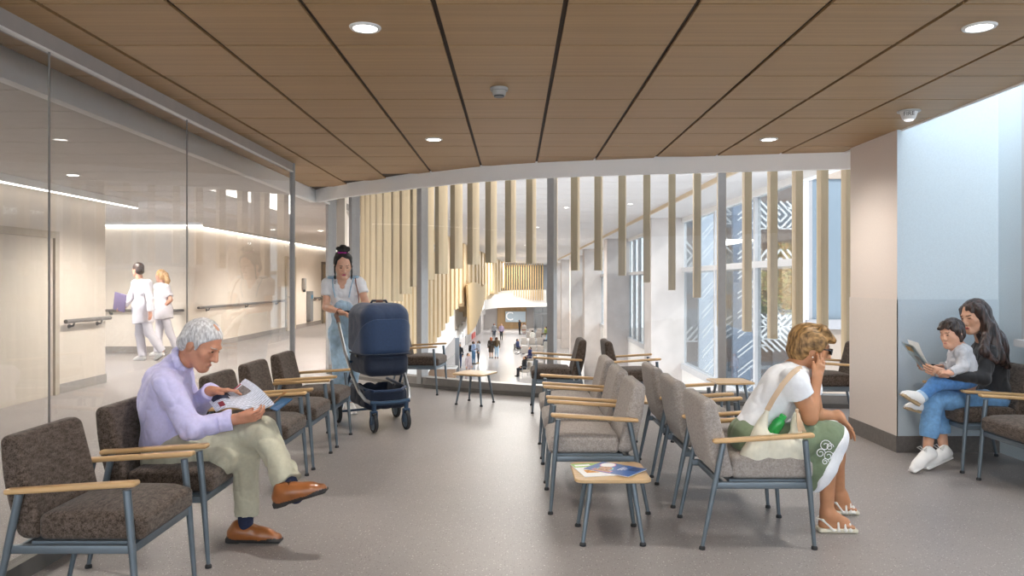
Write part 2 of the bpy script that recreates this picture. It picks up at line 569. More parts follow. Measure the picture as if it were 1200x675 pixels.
# ---- floor of the waiting room and the corridor (one slab with a curved edge)
mb = MB()
edge = [(p.x, p.y) for p in offset(DA, .12)]
poly = [(-6.6, -3), (4.3, -3), (5.4, 8.4)] + list(reversed(edge)) + [(-2.80, 12.4), (-4.15, 19.6), (-3.8, 32), (-6.9, 32), (-6.9, 16.0), (-10, 16.0), (-10, 10.5), (-6.6, 10.5)]
mb.prism(poly, -.30, 0)
struct(mb.build('floor', M_floor, smooth=0))

# ---- timber tiled ceiling
mb = MB()
tw, td, gp = .612, .617, .013
x0s = -.375; y0s = 3.53
for i in range(-5, 7):
    for j in range(-11, 13):
        xa = x0s + i * tw; xb = xa + tw; ya = y0s + j * td; yb = ya + td
        xa = max(xa + .013, -2.80); xb = min(xb - .013, 3.28)
        if xb - xa < .02: continue
        lim = min(arc_at(FAS, xa), arc_at(FAS, xb)) + .04
        if ya > lim: continue
        mb.mat(0).box((xa, ya + gp / 2, CEIL), (xb, yb - gp / 2, CEIL + .02))
mb.mat(1).box((-2.82, -3.2, CEIL + .015), (3.28, 8.0, CEIL + .18))
mb.prism([(-2.82, 8.0), (.6, 8.0), (.3, 8.6), (-.4, 9.0), (-1.2, 9.6), (-1.9, 10.3), (-2.6, 11.0), (-2.82, 11.1)], CEIL + .015, CEIL + .18)
struct(mb.build('ceiling', [M_tile, M_gap], smooth=0))

mb = MB()
ribbon(mb, DF, 0, .07, 2.575, 2.98)
struct(mb.build('trim_1', M_fascia))
mb = MB(); mb.box((-2.90, -3, 2.575), (-2.82, 10.80, 2.98))
struct(mb.build('trim_2', M_fascia, smooth=0))
mb = MB(); mb.box((GX - .05, -3, CEIL - .088), (GX + .005, 8.29, CEIL + .002))
struct(mb.build('trim_3', mat('soffit_channel', '#aaa39e', .5, noise=(10, .04)), smooth=0))
mb = MB(); mb.box((3.28, -3, CEIL - .012), (3.30, 7.55, CEIL + .4))
struct(mb.build('trim_4', M_fascia, smooth=0))

# ---- glass partition on the left
w2 = struct_empty('window_2', 'frameless glass partition between the waiting room and the corridor', 'glass partition')
js = [-3, -.9, 1.5, 3.95, 5.61, 8.27]
for a, b in zip(js, js[1:]):
    mb = MB(); mb.add([(GX, a + .004, .04), (GX, b - .004, .04), (GX, b - .004, CEIL - .085), (GX, a + .004, CEIL - .085)], [(0, 1, 2, 3)]); mb.build('pane', G_part, w2, smooth=0)
for j in js[1:-1]:
    mb = MB(); mb.box((GX - .004, j - .004, .04), (GX + .004, j + .004, CEIL - .085)); mb.build('joint', M_joint, w2, smooth=0)
mb = MB(); mb.box((GX - .03, 8.27, 0), (GX + .02, 8.31, CEIL)); mb.build('end_post', M_grey, w2, smooth=0)
mb = MB(); mb.box((GX - .02, -3, CEIL - .096), (GX + .012, 8.27, CEIL - .087)); mb.build('head_channel', M_ring, w2, smooth=0)
mb = MB(); mb.box((GX - .035, -3, 0), (GX + .04, 8.27, .09)); mb.build('base_channel', M_curbd, w2, smooth=0)

# ---- curved curtain wall towards the atrium
w1 = struct_empty('window_1', 'tall curved glass wall overlooking the atrium', 'window')
mxs = [-2.9, -2.42, -1.27, .47, 2.45, 4.4, 5.4]
dense = [(p.x, p.y) for p in DA]
for k, (a, b) in enumerate(zip(mxs, mxs[1:])):
    seg = seg_between(ARC, a + .02, b - .02)
    mb = MB(); mb.add([(p.x, p.y, z) for z in (.14, 3.3) for p in seg], [(i, i+1, len(seg)+i+1, len(seg)+i) for i in range(len(seg)-1)]); mb.build('pane', G_front, w1)
for k, x in enumerate(mxs[:-1]):
    y = arc_at(dense, x); y2 = arc_at(dense, x + .05); ang = math.degrees(math.atan2(y2 - y, .05))
    mb = MB(); mb.box((-.042, -.07, 0), (.042, .07, 3.3), T(x, y, 0) @ R('Z', ang)); mb.build('mullion', M_grey, w1, smooth=0)
mb = MB(); ribbon(mb, DA, -.06, .10, .02, .145); mb.build('sill', M_curb, w1)
mb = MB(); ribbon(mb, DA, -.075, .10, 0, .05); mb.build('sill_base', M_curbd, w1)

# ---- pillar and right-hand wall
mb = MB(); mb.box((3.25, 6.45, 0), (4.9, 7.35, 4.6))
for f_i in range(len(mb.f)): pass
mb.mi = [0, 0, 1, 0, 0, 0]
struct(mb.build('wall_pillar', [M_pink, M_blue], smooth=0))
mb = MB(); mb.box((3.243, 6.443, .14), (3.252, 7.355, 1.30)); mb.mat(1).box((3.244, 6.443, .14), (4.11, 6.452, 1.30))
mb.mi = [0]*6 + [1]*6
struct(mb.build('trim_5', [M_pinkp, M_bluep], smooth=0))
mb = MB(); mb.box((3.235, 6.435, 0), (4.11, 7.36, .14))
struct(mb.build('baseboard_pillar', M_base, smooth=0))
mb = MB()
mb.box((4.11, -3, 0), (4.30, 6.45, .98)); mb.box((4.11, 6.13, .98), (4.30, 6.45, 4.6)); mb.box((4.11, -3, .98), (4.30, .8, 4.6)); mb.box((4.11, .8, 4.1), (4.30, 6.13, 4.6))
struct(mb.build('wall_right', M_blue, smooth=0))
w4 = struct_empty('window_4', 'daylit side window above the right-hand row of chairs', 'window')
mb = MB(); mb.box((4.02, .8, .93), (4.26, 6.12, .985)); mb.build('window_sill', M_wframe, w4, smooth=0)
mb = MB(); mb.box((4.19, .8, .985), (4.20, 6.13, 4.1)); mb.build('pane', glass('frosted_pane', (.85, .92, .97), .35, 1.3, boost=.6), w4, smooth=0)
mb = MB(); mb.box((4.10, 6.10, .985), (4.25, 6.14, 4.1)); mb.build('window_frame', M_wframe, w4, smooth=0)
mb = MB(); mb.box((4.06, -3, .40), (4.112, 5.9, .78))
struct(mb.build('trim_6', M_wframe, smooth=0))

# ---- corridor behind the partition
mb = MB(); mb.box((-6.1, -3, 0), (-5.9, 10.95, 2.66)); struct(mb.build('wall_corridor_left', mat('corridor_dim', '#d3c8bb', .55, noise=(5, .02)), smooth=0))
mb = MB(); mb.box((-10, 15.62, 0), (-6.9, 15.8, 2.66)); struct(mb.build('wall_corridor_back', M_cor, smooth=0))
mb = MB(); mb.box((-6.9, 15.61, 0), (-6.7, 32, 2.66)); mb.box((-10, 15.6, 0), (-6.7, 15.62, 2.66)); struct(mb.build('wall_corridor_far', M_cor, smooth=0))
mb = MB(); mb.box((-6.9, 32, 0), (-3.7, 32.2, 2.66)); struct(mb.build('wall_corridor_end', M_cor, smooth=0))
mb = MB(); mb.box((-10, 10.9, 0), (-9.9, 15.8, 2.66)); struct(mb.build('wall_corridor_side', M_cor, smooth=0))
mb = MB(); mb.prism([(-2.75, 12.3), (-4.12, 19.6), (-3.78, 32), (-3.88, 32), (-4.25, 19.6), (-2.88, 12.3)], 0, 3.59); struct(mb.build('wall_corridor_right', M_beige, smooth=0))
for nm, lo, hi in (('baseboard_back', (-10, 15.58, 0), (-6.7, 15.6, .12)), ('baseboard_far', (-6.7, 15.6, 0), (-6.68, 32, .12)), ('baseboard_corridor', (-5.9, -3, 0), (-5.88, 10.95, .12))):
    mb = MB(); mb.box(lo, hi); struct(mb.build(nm, mat('corridor_base', '#9a938d', .5, noise=(20, .05)), smooth=0))
mb = MB()
y = -3.0
while y < 32:                                   # linear slatted ceiling boards
    mb.box((-10, y, 2.66), (-2.9, y + .585, 2.69)); y += .6
mb.mat(1).box((-10, -3, 2.685), (-2.9, 32, 2.8))
struct(mb.build('ceiling_corridor', [M_gceil, mat('corridor_gap', '#8d8884', .7, noise=(8, .03))], smooth=0))

def door(n, x, y0, y1, h, leafcol, framecol, label):
    d = struct_empty('door_%d' % n, label, 'door')
    mb = MB(); mb.box((x, y0, 0), (x + .03, y1, h)); mb.build('leaf', mat('door_leaf_%s' % leafcol, leafcol, .5, grain=(9, 9, .7, .04)), d, smooth=0)
    mb = MB()
    mb.box((x, y0 - .09, 0), (x + .06, y0, h)); mb.box((x, y1, 0), (x + .06, y1 + .09, h)); mb.box((x, y0 - .09, h), (x + .06, y1 + .09, h + .09))
    mb.build('frame', mat('door_frame_%s' % framecol, framecol, .5, noise=(8, .03)), d, smooth=0)
    mb = MB(); mb.tube([(x + .03, y0 + .12, 1.0), (x + .09, y0 + .12, 1.0), (x + .09, y0 + .27, 1.0)], .012); mb.build('handle', M_steel, d)
door(1, -5.9, 8.1, 9.66, 2.0, '#cdc2b4', '#b3a797', 'wide beige corridor door behind the glass at the far left')
door(2, -6.7, 22.25, 23.0, 2.1, '#e0d6c9', '#c9bda9', 'pale corridor door just left of the glass end post')
door(3, -6.7, 26.4, 27.9, 2.05, '#b39f83', '#7d7267', 'brown corridor door with grey frame behind the standing woman')

M_rail = mat('handrail_grey', '#6d6864', .45, noise=(20, .05))
def handrail(x0, y0, x1, y1, z, nrm, label):
    t = thing('handrail', label, 'handrail', (x0, y0, 0), group='wall handrails along the corridor')
    a = Vector((0, 0, z)); b = Vector((x1 - x0, y1 - y0, z)); nv = Vector(nrm) * .08
    mb = MB(); mb.tube([a + nv, b + nv], .028, 10); mb.build('rail', M_rail, t)
    n = 2 if (b - a).length < 3 else 3
    for k in range(n):
        p = a + (b - a) * ((k + .3) / (n - .4) if n == 2 else (k + .25) / (n - .5))
        mb = MB(); mb.tube([p + Vector((0, 0, -.07)), p + nv * .7 + Vector((0, 0, -.07)), p + nv + Vector((0, 0, -.01))], .014, 8)
        mb.lathe([(.03, -.005), (.03, .012)], 12, T(*(p + Vector((0, 0, -.07)))) @ (R('Y', 90) if nrm[0] else R('X', 90)))
        mb.build('bracket', M_rail, t)
handrail(-5.9, 7.2, -5.9, 7.85, .93, (1, 0, 0), 'short end of a corridor handrail left of the wide beige door')
handrail(-5.9, 9.85, -5.9, 10.93, .93, (1, 0, 0), 'short corridor handrail right of the wide beige door')
handrail(-9.8, 15.6, -6.76, 15.6, .86, (0, -1, 0), 'corridor handrail on the wall behind the two staff in white')
handrail(-6.7, 15.9, -6.7, 21.9, .90, (1, 0, 0), 'long corridor handrail receding behind the seated man')
handrail(-6.7, 25.15, -6.7, 26.2, .90, (1, 0, 0), 'far corridor handrail beside the wall dispensers')

t = thing('sanitizer_dispenser', 'small grey hand sanitiser dispenser on the far corridor wall', 'dispenser', (-6.7, 24.0, 1.2))
mb = MB(); mb.rbox((0, -.11, 0), (.10, .11, .36), .03); mb.build('housing', mat('dispenser_grey', '#a5a29f', .4, noise=(20, .04)), t)
mb = MB(); mb.rbox((.03, -.06, -.08), (.09, .06, .005), .02); mb.build('nozzle', M_dkplast, t)
t = thing('wall_cabinet', 'tall grey wall cabinet with a blue slot below the corridor dispenser', 'cabinet', (-6.7, 24.6, .16))
mb = MB(); mb.rbox((0, -.17, 0), (.14, .17, .98), .02); mb.build('housing', mat('cab_grey', '#8a8c8e', .4, metal=.3, noise=(20, .04)), t)
mb = MB(); mb.rbox((.135, -.1, .74), (.15, .1, .86), .01); mb.build('slot', mat('slot_blue', '#3f7fa0', .4, noise=(20, .04)), t)

# ---- ceiling fittings
def downlight(loc, label, r=.072):
    t = thing('downlight', label, 'ceiling light', loc, group='round recessed downlights')
    mb = MB(); mb.lathe([(r * .80, -.004), (r * .86, -.010), (r * 1.05, -.010), (r * 1.12, -.003), (r * 1.12, .0)], 28); mb.build('trim_ring', M_ring, t)
    mb = MB(); mb.lathe([(r * .82, -.006), (r * .82, -.002)], 28); mb.build('lens', M_light, t)
    return t
d0 = downlight((-.757, 3.85, CEIL), 'round downlight in the timber ceiling, front left')
dup(d0, (2.35, 3.84, CEIL), 0, 'round downlight in the timber ceiling, front right corner')
dup(d0, (-.73, 6.87, CEIL), 0, 'round downlight in the timber ceiling above the far end of the left chairs')
dup(d0, (2.30, 6.87, CEIL), 0, 'round downlight in the timber ceiling above the seated woman')
for x, y, lb in ((-5.0, 8.6, 'corridor downlight behind the glass near the far left'), (-4.6, 18.0, 'corridor downlight above the two staff in white'),
                 (-5.6, 17.6, 'small corridor downlight beside the bright linear strip'), (-3.9, 22.5, 'far corridor downlight right of the glass joint'), (-4.4, 27.0, 'farthest corridor downlight near the glass end post')):
    dup(d0, (x, y, 2.66), 0, lb)
t = thing('linear_light', 'thin bright linear light on the near corridor ceiling', 'ceiling light', (-5.75, -1, 2.56))
mb = MB(); mb.box((-.02, 0, 0), (.02, 12.55, .012)); mb.build('lens', M_strip, t, smooth=0)
mb = MB(); mb.box((-.03, 0, .012), (.03, 12.55, .10)); mb.build('housing', M_ring, t, smooth=0)
t = thing('linear_light', 'bright cove light along the top of the far corridor wall', 'ceiling light', (-6.66, 15.62, 2.59))
mb = MB(); mb.box((0, 0, 0), (.05, 16.9, .02)); mb.build('lens', M_strip, t, smooth=0)
mb = MB(); mb.box((-.03, 0, .02), (.07, 16.9, .07)); mb.build('housing', M_ring, t, smooth=0)
t = thing('linear_light', 'bright cove light over the wall behind the two staff in white', 'ceiling light', (-9.9, 15.53, 2.59))
mb = MB(); mb.box((0, 0, 0), (3.5, .05, .02)); mb.build('lens', M_strip, t, smooth=0)
mb = MB(); mb.box((0, -.02, .02), (3.5, .07, .07)); mb.build('housing', M_ring, t, smooth=0)

t = thing('smoke_detector', 'round grey smoke detector on the timber ceiling near the top centre', 'smoke detector', (-.103, 5.06, CEIL))
mb = MB(); mb.lathe([(.018, -.055), (.042, -.05), (.046, -.03), (.048, -.022), (.058, -.02), (.060, 0)], 24); mb.build('housing', mat('detector_grey', '#a3a19d', .5, noise=(20, .04)), t)
mb = MB(); mb.lathe([(.034, -.060), (.036, -.05)], 20); mb.build('sensor', M_dkplast, t)
t = thing('fire_alarm', 'white ceiling fire alarm strobe lettered FIRE above the pillar', 'fire alarm', (2.98, 5.74, CEIL))
mb = MB(); mb.lathe([(.070, -.012), (.082, -.008), (.082, 0)], 24); mb.build('base', mat('alarm_grey', '#b9b7b4', .45, noise=(20, .03)), t)
mb = MB(); mb.lathe([(.035, -.066), (.045, -.062), (.062, -.014), (.062, -.010)], 24); mb.build('body', M_ring, t)
mb = MB(); mb.lathe([(.022, -.078), (.034, -.072), (.036, -.064)], 20); mb.build('strobe', mat('strobe_clear', '#f7f7f7', .2, noise=(20, .02), emit=((1, 1, 1), .6)), t)
text_mesh('FIRE', .042, 'lettering', mat('alarm_letters', '#6a6563', .5, noise=(20, .03)), t, T(-.028, -.0565, -.032) @ R('Z', -26) @ R('X', 108), .001)
# ================================================================ CHAIRS AND TABLES
def fabric(name, a, b, scale=260):
    m = bpy.data.materials.new(name); m.use_nodes = True
    nt = m.node_tree; bs = nt.nodes['Principled BSDF']
    tc = nt.nodes.new('ShaderNodeTexCoord')
    n1 = nt.nodes.new('ShaderNodeTexNoise'); n1.inputs['Scale'].default_value = scale; n1.inputs['Detail'].default_value = 2
    mp = nt.nodes.new('ShaderNodeMapping'); mp.inputs['Scale'].default_value = (1, .35, 1)
    n2 = nt.nodes.new('ShaderNodeTexNoise'); n2.inputs['Scale'].default_value = scale * .45; n2.inputs['Detail'].default_value = 3
    nt.links.new(tc.outputs['Object'], n1.inputs['Vector']); nt.links.new(tc.outputs['Object'], mp.inputs['Vector']); nt.links.new(mp.outputs[0], n2.inputs['Vector'])
    ad = nt.nodes.new('ShaderNodeMath'); ad.operation = 'ADD'
    nt.links.new(n1.outputs['Fac'], ad.inputs[0]); nt.links.new(n2.outputs['Fac'], ad.inputs[1])
    ml = nt.nodes.new('ShaderNodeMath'); ml.operation = 'MULTIPLY'; ml.inputs[1].default_value = .5
    nt.links.new(ad.outputs[0], ml.inputs[0])
    rp = nt.nodes.new('ShaderNodeValToRGB')
    rp.color_ramp.elements[0].position = .36; rp.color_ramp.elements[1].position = .64
    rp.color_ramp.elements[0].color = (*lin(a), 1); rp.color_ramp.elements[1].color = (*lin(b), 1)
    nt.links.new(ml.outputs[0], rp.inputs['Fac']); nt.links.new(rp.outputs['Color'], bs.inputs['Base Color'])
    bp = nt.nodes.new('ShaderNodeBump'); bp.inputs['Strength'].default_value = .25; bp.inputs['Distance'].default_value = .003
    nt.links.new(ml.outputs[0], bp.inputs['Height']); nt.links.new(bp.outputs[0], bs.inputs['Normal'])
    bs.inputs['Roughness'].default_value = .9; bs.inputs['Sheen Weight'].default_value = .15
    bs.inputs['Specular IOR Level'].default_value = .2
    return m
M_dark = fabric('dark_brown_weave', '#33291f', '#6d6058', 170)
M_lgrey = fabric('light_grey_weave', '#8f8782', '#b3aba5', 220)
M_leg = mat('slate_metal', '#6d7881', .38, metal=.45, noise=(15, .04))
M_arm = mat('oak_arm', '#cda878', .4, grain=(2, 40, 40, .12), coat=.2)
M_top = mat('oak_top', '#cfae82', .4, grain=(3, 60, 60, .10), coat=.15)
M_glide = mat('black_glide', '#26272a', .5, noise=(30, .05))

def make_chair(label, group, fab):
    t = thing('waiting_chair', label, 'chair', (0, 0, 0), 0, group)
    # seat cushion, crowned
    def sfn(x, y, z):
        u = (x - .09) / .22; v = y / .245
        k = max(0, 1 - u * u) * max(0, 1 - v ** 4) if abs(u) < 1 and abs(v) < 1 else 0
        top = (z - .37) / .115
        return (x, y, z + .022 * k * max(0, min(1, top)) - .012 * max(0, min(1, top)) * (1 if x > .25 else 0))
    mb = MB(); mb.rbox((-.13, -.248, .37), (.315, .248, .482), .03, 4, None, sfn, 8); mb.build('seat', fab, t, smooth=60)
    # backrest, tapered and leaning
    def bfn(x, y, z):
        w = max(0, min(1, (z - .38) / .42))
        bow = .012 * (1 - (y / .25) ** 2)
        xx = x * (1.0 - .18 * w) - .165 - .092 * w + (-bow if x > 0 else 0)
        rear = .018 * math.sin(w * PI) if x < 0 else 0
        return (xx - rear, y * (1 - .03 * w * w), z)
    mb = MB(); mb.rbox((-.052, -.252, .375), (.052, .252, .805), .035, 4, None, bfn, 8); mb.build('backrest', fab, t, smooth=60)
    mb = MB()
    for s in (-1, 1):
        mb.rbox((-.235, s * .262 - .011, .325), (.282, s * .262 + .011, .362), .006, 2)
    mb.rbox((.262, -.262, .325), (.284, .262, .362), .006, 2); mb.rbox((-.20, -.262, .325), (-.178, .262, .362), .006, 2)
    mb.box((-.15, -.25, .352), (.27, .25, .372))
    mb.build('seat_frame', M_leg, t)
    for s in (-1, 1):
        mb = MB(); mb.tube([(.256, s * .272, .59), (.28, s * .274, .33), (.304, s * .277, .012)], [.0165, .0155, .0105], 12)
        l = mb.build('leg', M_leg, t)
        mb = MB(); mb.lathe([(.017, 0), (.017, .012), (.011, .02)], 12, T(.304, s * .277, 0)); mb.build('glide', M_glide, l)
        mb = MB(); mb.tube([(-.188, s * .272, .575), (-.235, s * .274, .35), (-.304, s * .277, .012)], [.0165, .0155, .0105], 12)
        l = mb.build('leg', M_leg, t)
        mb = MB(); mb.lathe([(.017, 0), (.017, .012), (.011, .02)], 12, T(-.304, s * .277, 0)); mb.build('glide', M_glide, l)
        def afn(x, y, z):
            yy = s * .272 + (y - s * .272) * (1 - .25 * max(0, -(x - .05) / .3))
            return (x, yy, z + .035 * (x + .25) / .56)
        mb = MB(); mb.rbox((-.245, s * .272 - .027, .572), (.302, s * .272 + .027, .596), .0115, 3, None, afn, 4); mb.build('armrest', M_arm, t, smooth=60)
    return t

G1 = 'dark brown chairs in the row along the glass'
c0 = make_chair('dark brown chair at the front left, empty, nearest the camera', G1, M_dark)
c0.location = (-1.855, 3.405, 0)
for (x, y, rz, lb, gr) in (
    (-1.855, 4.125, 0, 'dark brown chair carrying the man with the newspaper', G1),
    (-1.855, 5.395, 0, 'dark brown chair partly hidden behind the newspaper', G1),
    (-1.855, 6.13, 0, 'dark brown chair in the middle of the three empty ones along the glass', G1),
    (-1.855, 6.91, 0, 'dark brown chair at the far end of the row along the glass', G1),
    (-1.25, 10.0, -8, 'dark brown chair by the curved glass, half hidden behind the stroller', 'dark brown chairs by the curved glass'),
    (.50, 8.62, 180, 'dark brown chair by the curved glass turned left, behind the light grey row', 'dark brown chairs by the curved glass'),
    (1.27, 8.42, 0, 'dark brown chair by the curved glass turned right, back against its twin', 'dark brown chairs by the curved glass'),
    (3.38, 8.03, 180, 'dark brown chair half hidden by the pillar, behind the seated woman', 'dark brown chairs by the curved glass'),
    (3.695, 6.03, 180, 'dark brown chair in which the mother and child sit', 'dark brown chairs against the right wall'),
    (3.695, 5.27, 180, 'dark brown chair at the right edge, empty, beside the mother', 'dark brown chairs against the right wall')):
    dup(c0, (x, y, 0), math.radians(rz), lb, gr)
G2 = 'light grey chairs in the back to back rows'
g0 = make_chair('light grey chair facing left, nearest of its row, behind the magazine table', G2, M_lgrey)
g0.location = (.528, 5.01, 0); g0.rotation_euler = (0, 0, PI)
for (x, y, rz, lb) in (
    (.528, 5.745, 180, 'light grey chair facing left, middle of its row of three'),
    (.528, 6.49, 180, 'light grey chair facing left, farthest of its row of three'),
    (1.32, 4.39, 0, 'light grey chair in which the woman with the cream bag sits'),
    (1.32, 5.145, 0, 'light grey chair facing right, middle of its row of three'),
    (1.32, 5.90, 0, 'light grey chair facing right, farthest of its row of three')):
    dup(g0, (x, y, 0), math.radians(rz), lb, G2)

def make_table(label):
    t = thing('side_table', label, 'table', (0, 0, 0), 0, 'small square oak topped side tables')
    h = .21; r = .045
    poly = []
    for cx, cy, a0 in ((h - r, h - r, 0), (-h + r, h - r, 90), (-h + r, -h + r, 180), (h - r, -h + r, 270)):
        for k in range(7):
            a = math.radians(a0 + 15 * k); poly.append((cx + r * math.cos(a), cy + r * math.sin(a)))
    mb = MB()
    n = len(poly)
    rings = [(.972, .352), (.996, .356), (1, .362), (.996, .369), (.98, .372)]
    vs = [(x * s, y * s, z) for s, z in rings for x, y in poly]
    fs = [(i*n+k, i*n+(k+1) % n, (i+1)*n+(k+1) % n, (i+1)*n+k) for i in range(len(rings)-1) for k in range(n)]
    fs += [tuple(reversed(range(n))), tuple((len(rings)-1)*n + k for k in range(n))]
    mb.add(vs, fs); mb.build('tabletop', M_top, t)
    mb = MB(); mb.box((-.14, -.14, .338), (.14, .14, .353)); mb.build('under_frame', M_leg, t, smooth=0)
    for sx in (-1, 1):
        for sy in (-1, 1):
            mb = MB(); mb.tube([(sx * .115, sy * .115, .352), (sx * .165, sy * .165, .012)], [.0165, .011], 12); l = mb.build('leg', M_leg, t)
            mb = MB(); mb.lathe([(.018, 0), (.018, .012), (.011, .02)], 12, T(sx * .165, sy * .165, 0)); mb.build('glide', M_glide, l)
    return t
t0 = make_table('square oak side table with magazines on it, in the foreground')
t0.location = (.54, 4.335, 0)
dup(t0, (-.47, 9.03, 0), math.radians(-24), 'square oak side table standing alone before the curved glass')
dup(t0, (2.35, 8.28, 0), math.radians(4), 'square oak side table behind the seated woman, by the far chairs')
dup(t0, (1.26, 7.02, 0), 0, 'square oak side table hidden behind the light grey backrests')
dup(t0, (-1.95, 7.43, 0), 0, 'square oak side table past the far end of the row along the glass')

# ---- magazines on the near table
M_paper = mat('paper_white', '#f1f0ee', .5, noise=(40, .02))
def booklet(name, label, loc, rz, w, h, th, cover, deco):
    t = thing(name, label, 'magazine', loc, math.radians(rz), 'magazines on the near side table')
    mb = MB(); mb.box((-w/2, -h/2, 0), (w/2, h/2, th * .8)); mb.build('pages', M_paper, t, smooth=0)
    mb = MB(); mb.box((-w/2 - .001, -h/2 - .001, th * .8), (w/2 + .001, h/2 + .001, th)); cv = mb.build('cover', cover, t, smooth=0)
    for nm, shape, m in deco:
        mb = MB()
        if shape[0] == 'el':
            _, cx, cy, rx, ry = shape[:5]
            mb.prism([(cx + rx * math.cos(a * PI / 14), cy + ry * math.sin(a * PI / 14)) for a in range(28)], th, th + .0006 + .0003 * shape[5] if len(shape) > 5 else th + .0006)
        else:
            _, xa, ya, xb, yb = shape[:5]
            mb.box((xa, ya, th), (xb, yb, th + .0006 + (.0004 if len(shape) > 5 else 0)))
        mb.build(nm, m, cv, smooth=0)
    return t
blue = mat('cover_blue', '#1c5aa6', .3, noise=(6, .08)); green = mat('cover_green', '#97c25e', .35, noise=(6, .08))
pink = mat('print_pink', '#e59ac8', .4, noise=(20, .1)); white = mat('print_white', '#f3f4f6', .4, noise=(40, .02))
orange = mat('print_orange', '#e89a2e', .4, noise=(60, .4)); photo = mat('print_photo', '#b98f72', .4, noise=(90, .6)); teal = mat('print_teal', '#7cc5cf', .4, noise=(20, .1))
navy = mat('print_navy', '#163a78', .4, noise=(30, .15))
booklet('magazine', 'green and white magazine with orange pictures under the blue one', (.46, 4.345, .3725), 12, .21, .29, .004, white,
        [('green_banner', ('bx', -.104, .06, .104, .144), green), ('orange_picture', ('bx', -.07, -.07, .02, -.01), orange), ('title', ('bx', -.09, .085, .0, .12, 1), white),
         ('picture', ('bx', .03, -.05, .09, .04), photo)])
booklet('magazine', 'blue magazine with round pictures lying on top on the oak table', (.575, 4.335, .3775), 52, .21, .29, .005, blue,
        [('oval_rim', ('el', -.035, .045, .052, .046), teal), ('oval_picture', ('el', -.035, .045, .045, .039, 3), photo), ('oval_rim', ('el', .045, .075, .055, .045), pink), ('oval_picture', ('el', .045, .075, .048, .039, 3), white),
         ('strip_rim', ('bx', -.10, -.02, -.06, .10), pink), ('strip_picture', ('bx', -.095, -.015, -.065, .095, 1), photo),
         ('heading', ('bx', -.02, -.03, .06, -.022), white), ('heading', ('bx', -.01, -.046, .055, -.038), white), ('heading', ('bx', .0, -.06, .04, -.055), white), ('panel', ('bx', .01, -.13, .09, -.07), navy)])
# ================================================================ ATRIUM BEYOND THE GLASS
LZ = -4.8            # lobby floor level
mb = MB(); mb.box((-14, 14, LZ - .2), (8.0, 106, LZ)); struct(mb.build('floor_lobby', M_lobby, smooth=0))
# atrium ceiling with board joints
mb = MB()
y = 7.2
while y < 104:
    d = 1.15
    mb.mat(0).box((-6.6 if y > 19 else -2.75, y, 3.60), (4.16, y + d - .03, 3.63)); y += d
mb.mat(1).box((-14, 7.2, 3.625), (4.16, 105, 3.9))
mb.mat(0).box((4.20, 7.36, 3.50), (5.5, 105, 3.9))
struct(mb.build('ceiling_atrium', [mat('atrium_ceiling', '#e3e0e0', .6, noise=(2, .02)), mat('atrium_gap', '#b9b5b5', .7, noise=(3, .02))], smooth=0))
mb = MB(); mb.box((4.155, 7.36, 3.50), (4.205, 105, 3.64)); struct(mb.build('trim_7', mat('warm_edge', '#d9c3a4', .5, noise=(3, .03)), smooth=0))
for x, y, lb in ((-.9, 30, 'atrium downlight left of the curtain wall mullion'), (1.5, 22, 'atrium ceiling downlight above the nearest column, left one'), (.9, 30, 'atrium ceiling downlight farther back among the fins'), (3.2, 21, 'atrium ceiling downlight close to the warm ceiling edge'), (.6, 45, 'far atrium ceiling downlight near the middle mullion')):
    dup(d0, (x, y, 3.6), 0, lb)

# ---- hanging timber fins, one behind the other along the curved glass
FINS = [(426, 13.5, 425), (431, 13.2, 410), (437, 12.9, 395), (444, 12.5, 380), (452, 12.1, 366), (463, 11.7, 353), (473, 11.4, 344.5), (485.5, 11.12, 336), (499, 10.87, 328),
        (515, 10.62, 321), (533, 10.42, 315), (553, 10.26, 310), (574, 10.12, 308), (597, 9.98, 307.5), (621.5, 9.88, 309), (647, 9.78, 312), (673.6, 9.70, 317), (701, 9.62, 317), (729, 9.55, 323),
        (758, 9.49, 331), (787.5, 9.43, 340), (817, 9.38, 349), (846, 9.35, 360), (876, 9.32, 372), (906, 9.29, 388), (935.5, 9.27, 404), (965, 9.26, 416), (994, 9.25, 426)]
pts = [P(a, 330, y) for a, y, b in FINS]
for i, (px, y, pb) in enumerate(FINS):
    p = pts[i]; a = pts[max(i-1, 0)]; b = pts[min(i+1, len(pts)-1)]
    ang = math.atan2((b - a).y, (b - a).x)
    if px == 846: pb = 383
    if px in (876, 906): pb = 383 + (394 - 383) * (px - 846) / 60 + (0 if px == 876 else 3)
    zb = EYE - (pb - 330) * y / FPX
    zt = 3.625 if p.x < -2.7 else 3.60
    o = MB().rbox((-.043, -.05, 0), (.043, .115, zt - zb), .004, 1).build('timber_fin', M_fin, smooth=20)
    o.location = (p.x, p.y, zb); o.rotation_euler = (0, 0, ang)
    tag(o, 'hanging pale timber fin behind the curved glass, the %s from the left' % ORD[i], 'timber fin', 'hanging timber fins behind the curved glass')

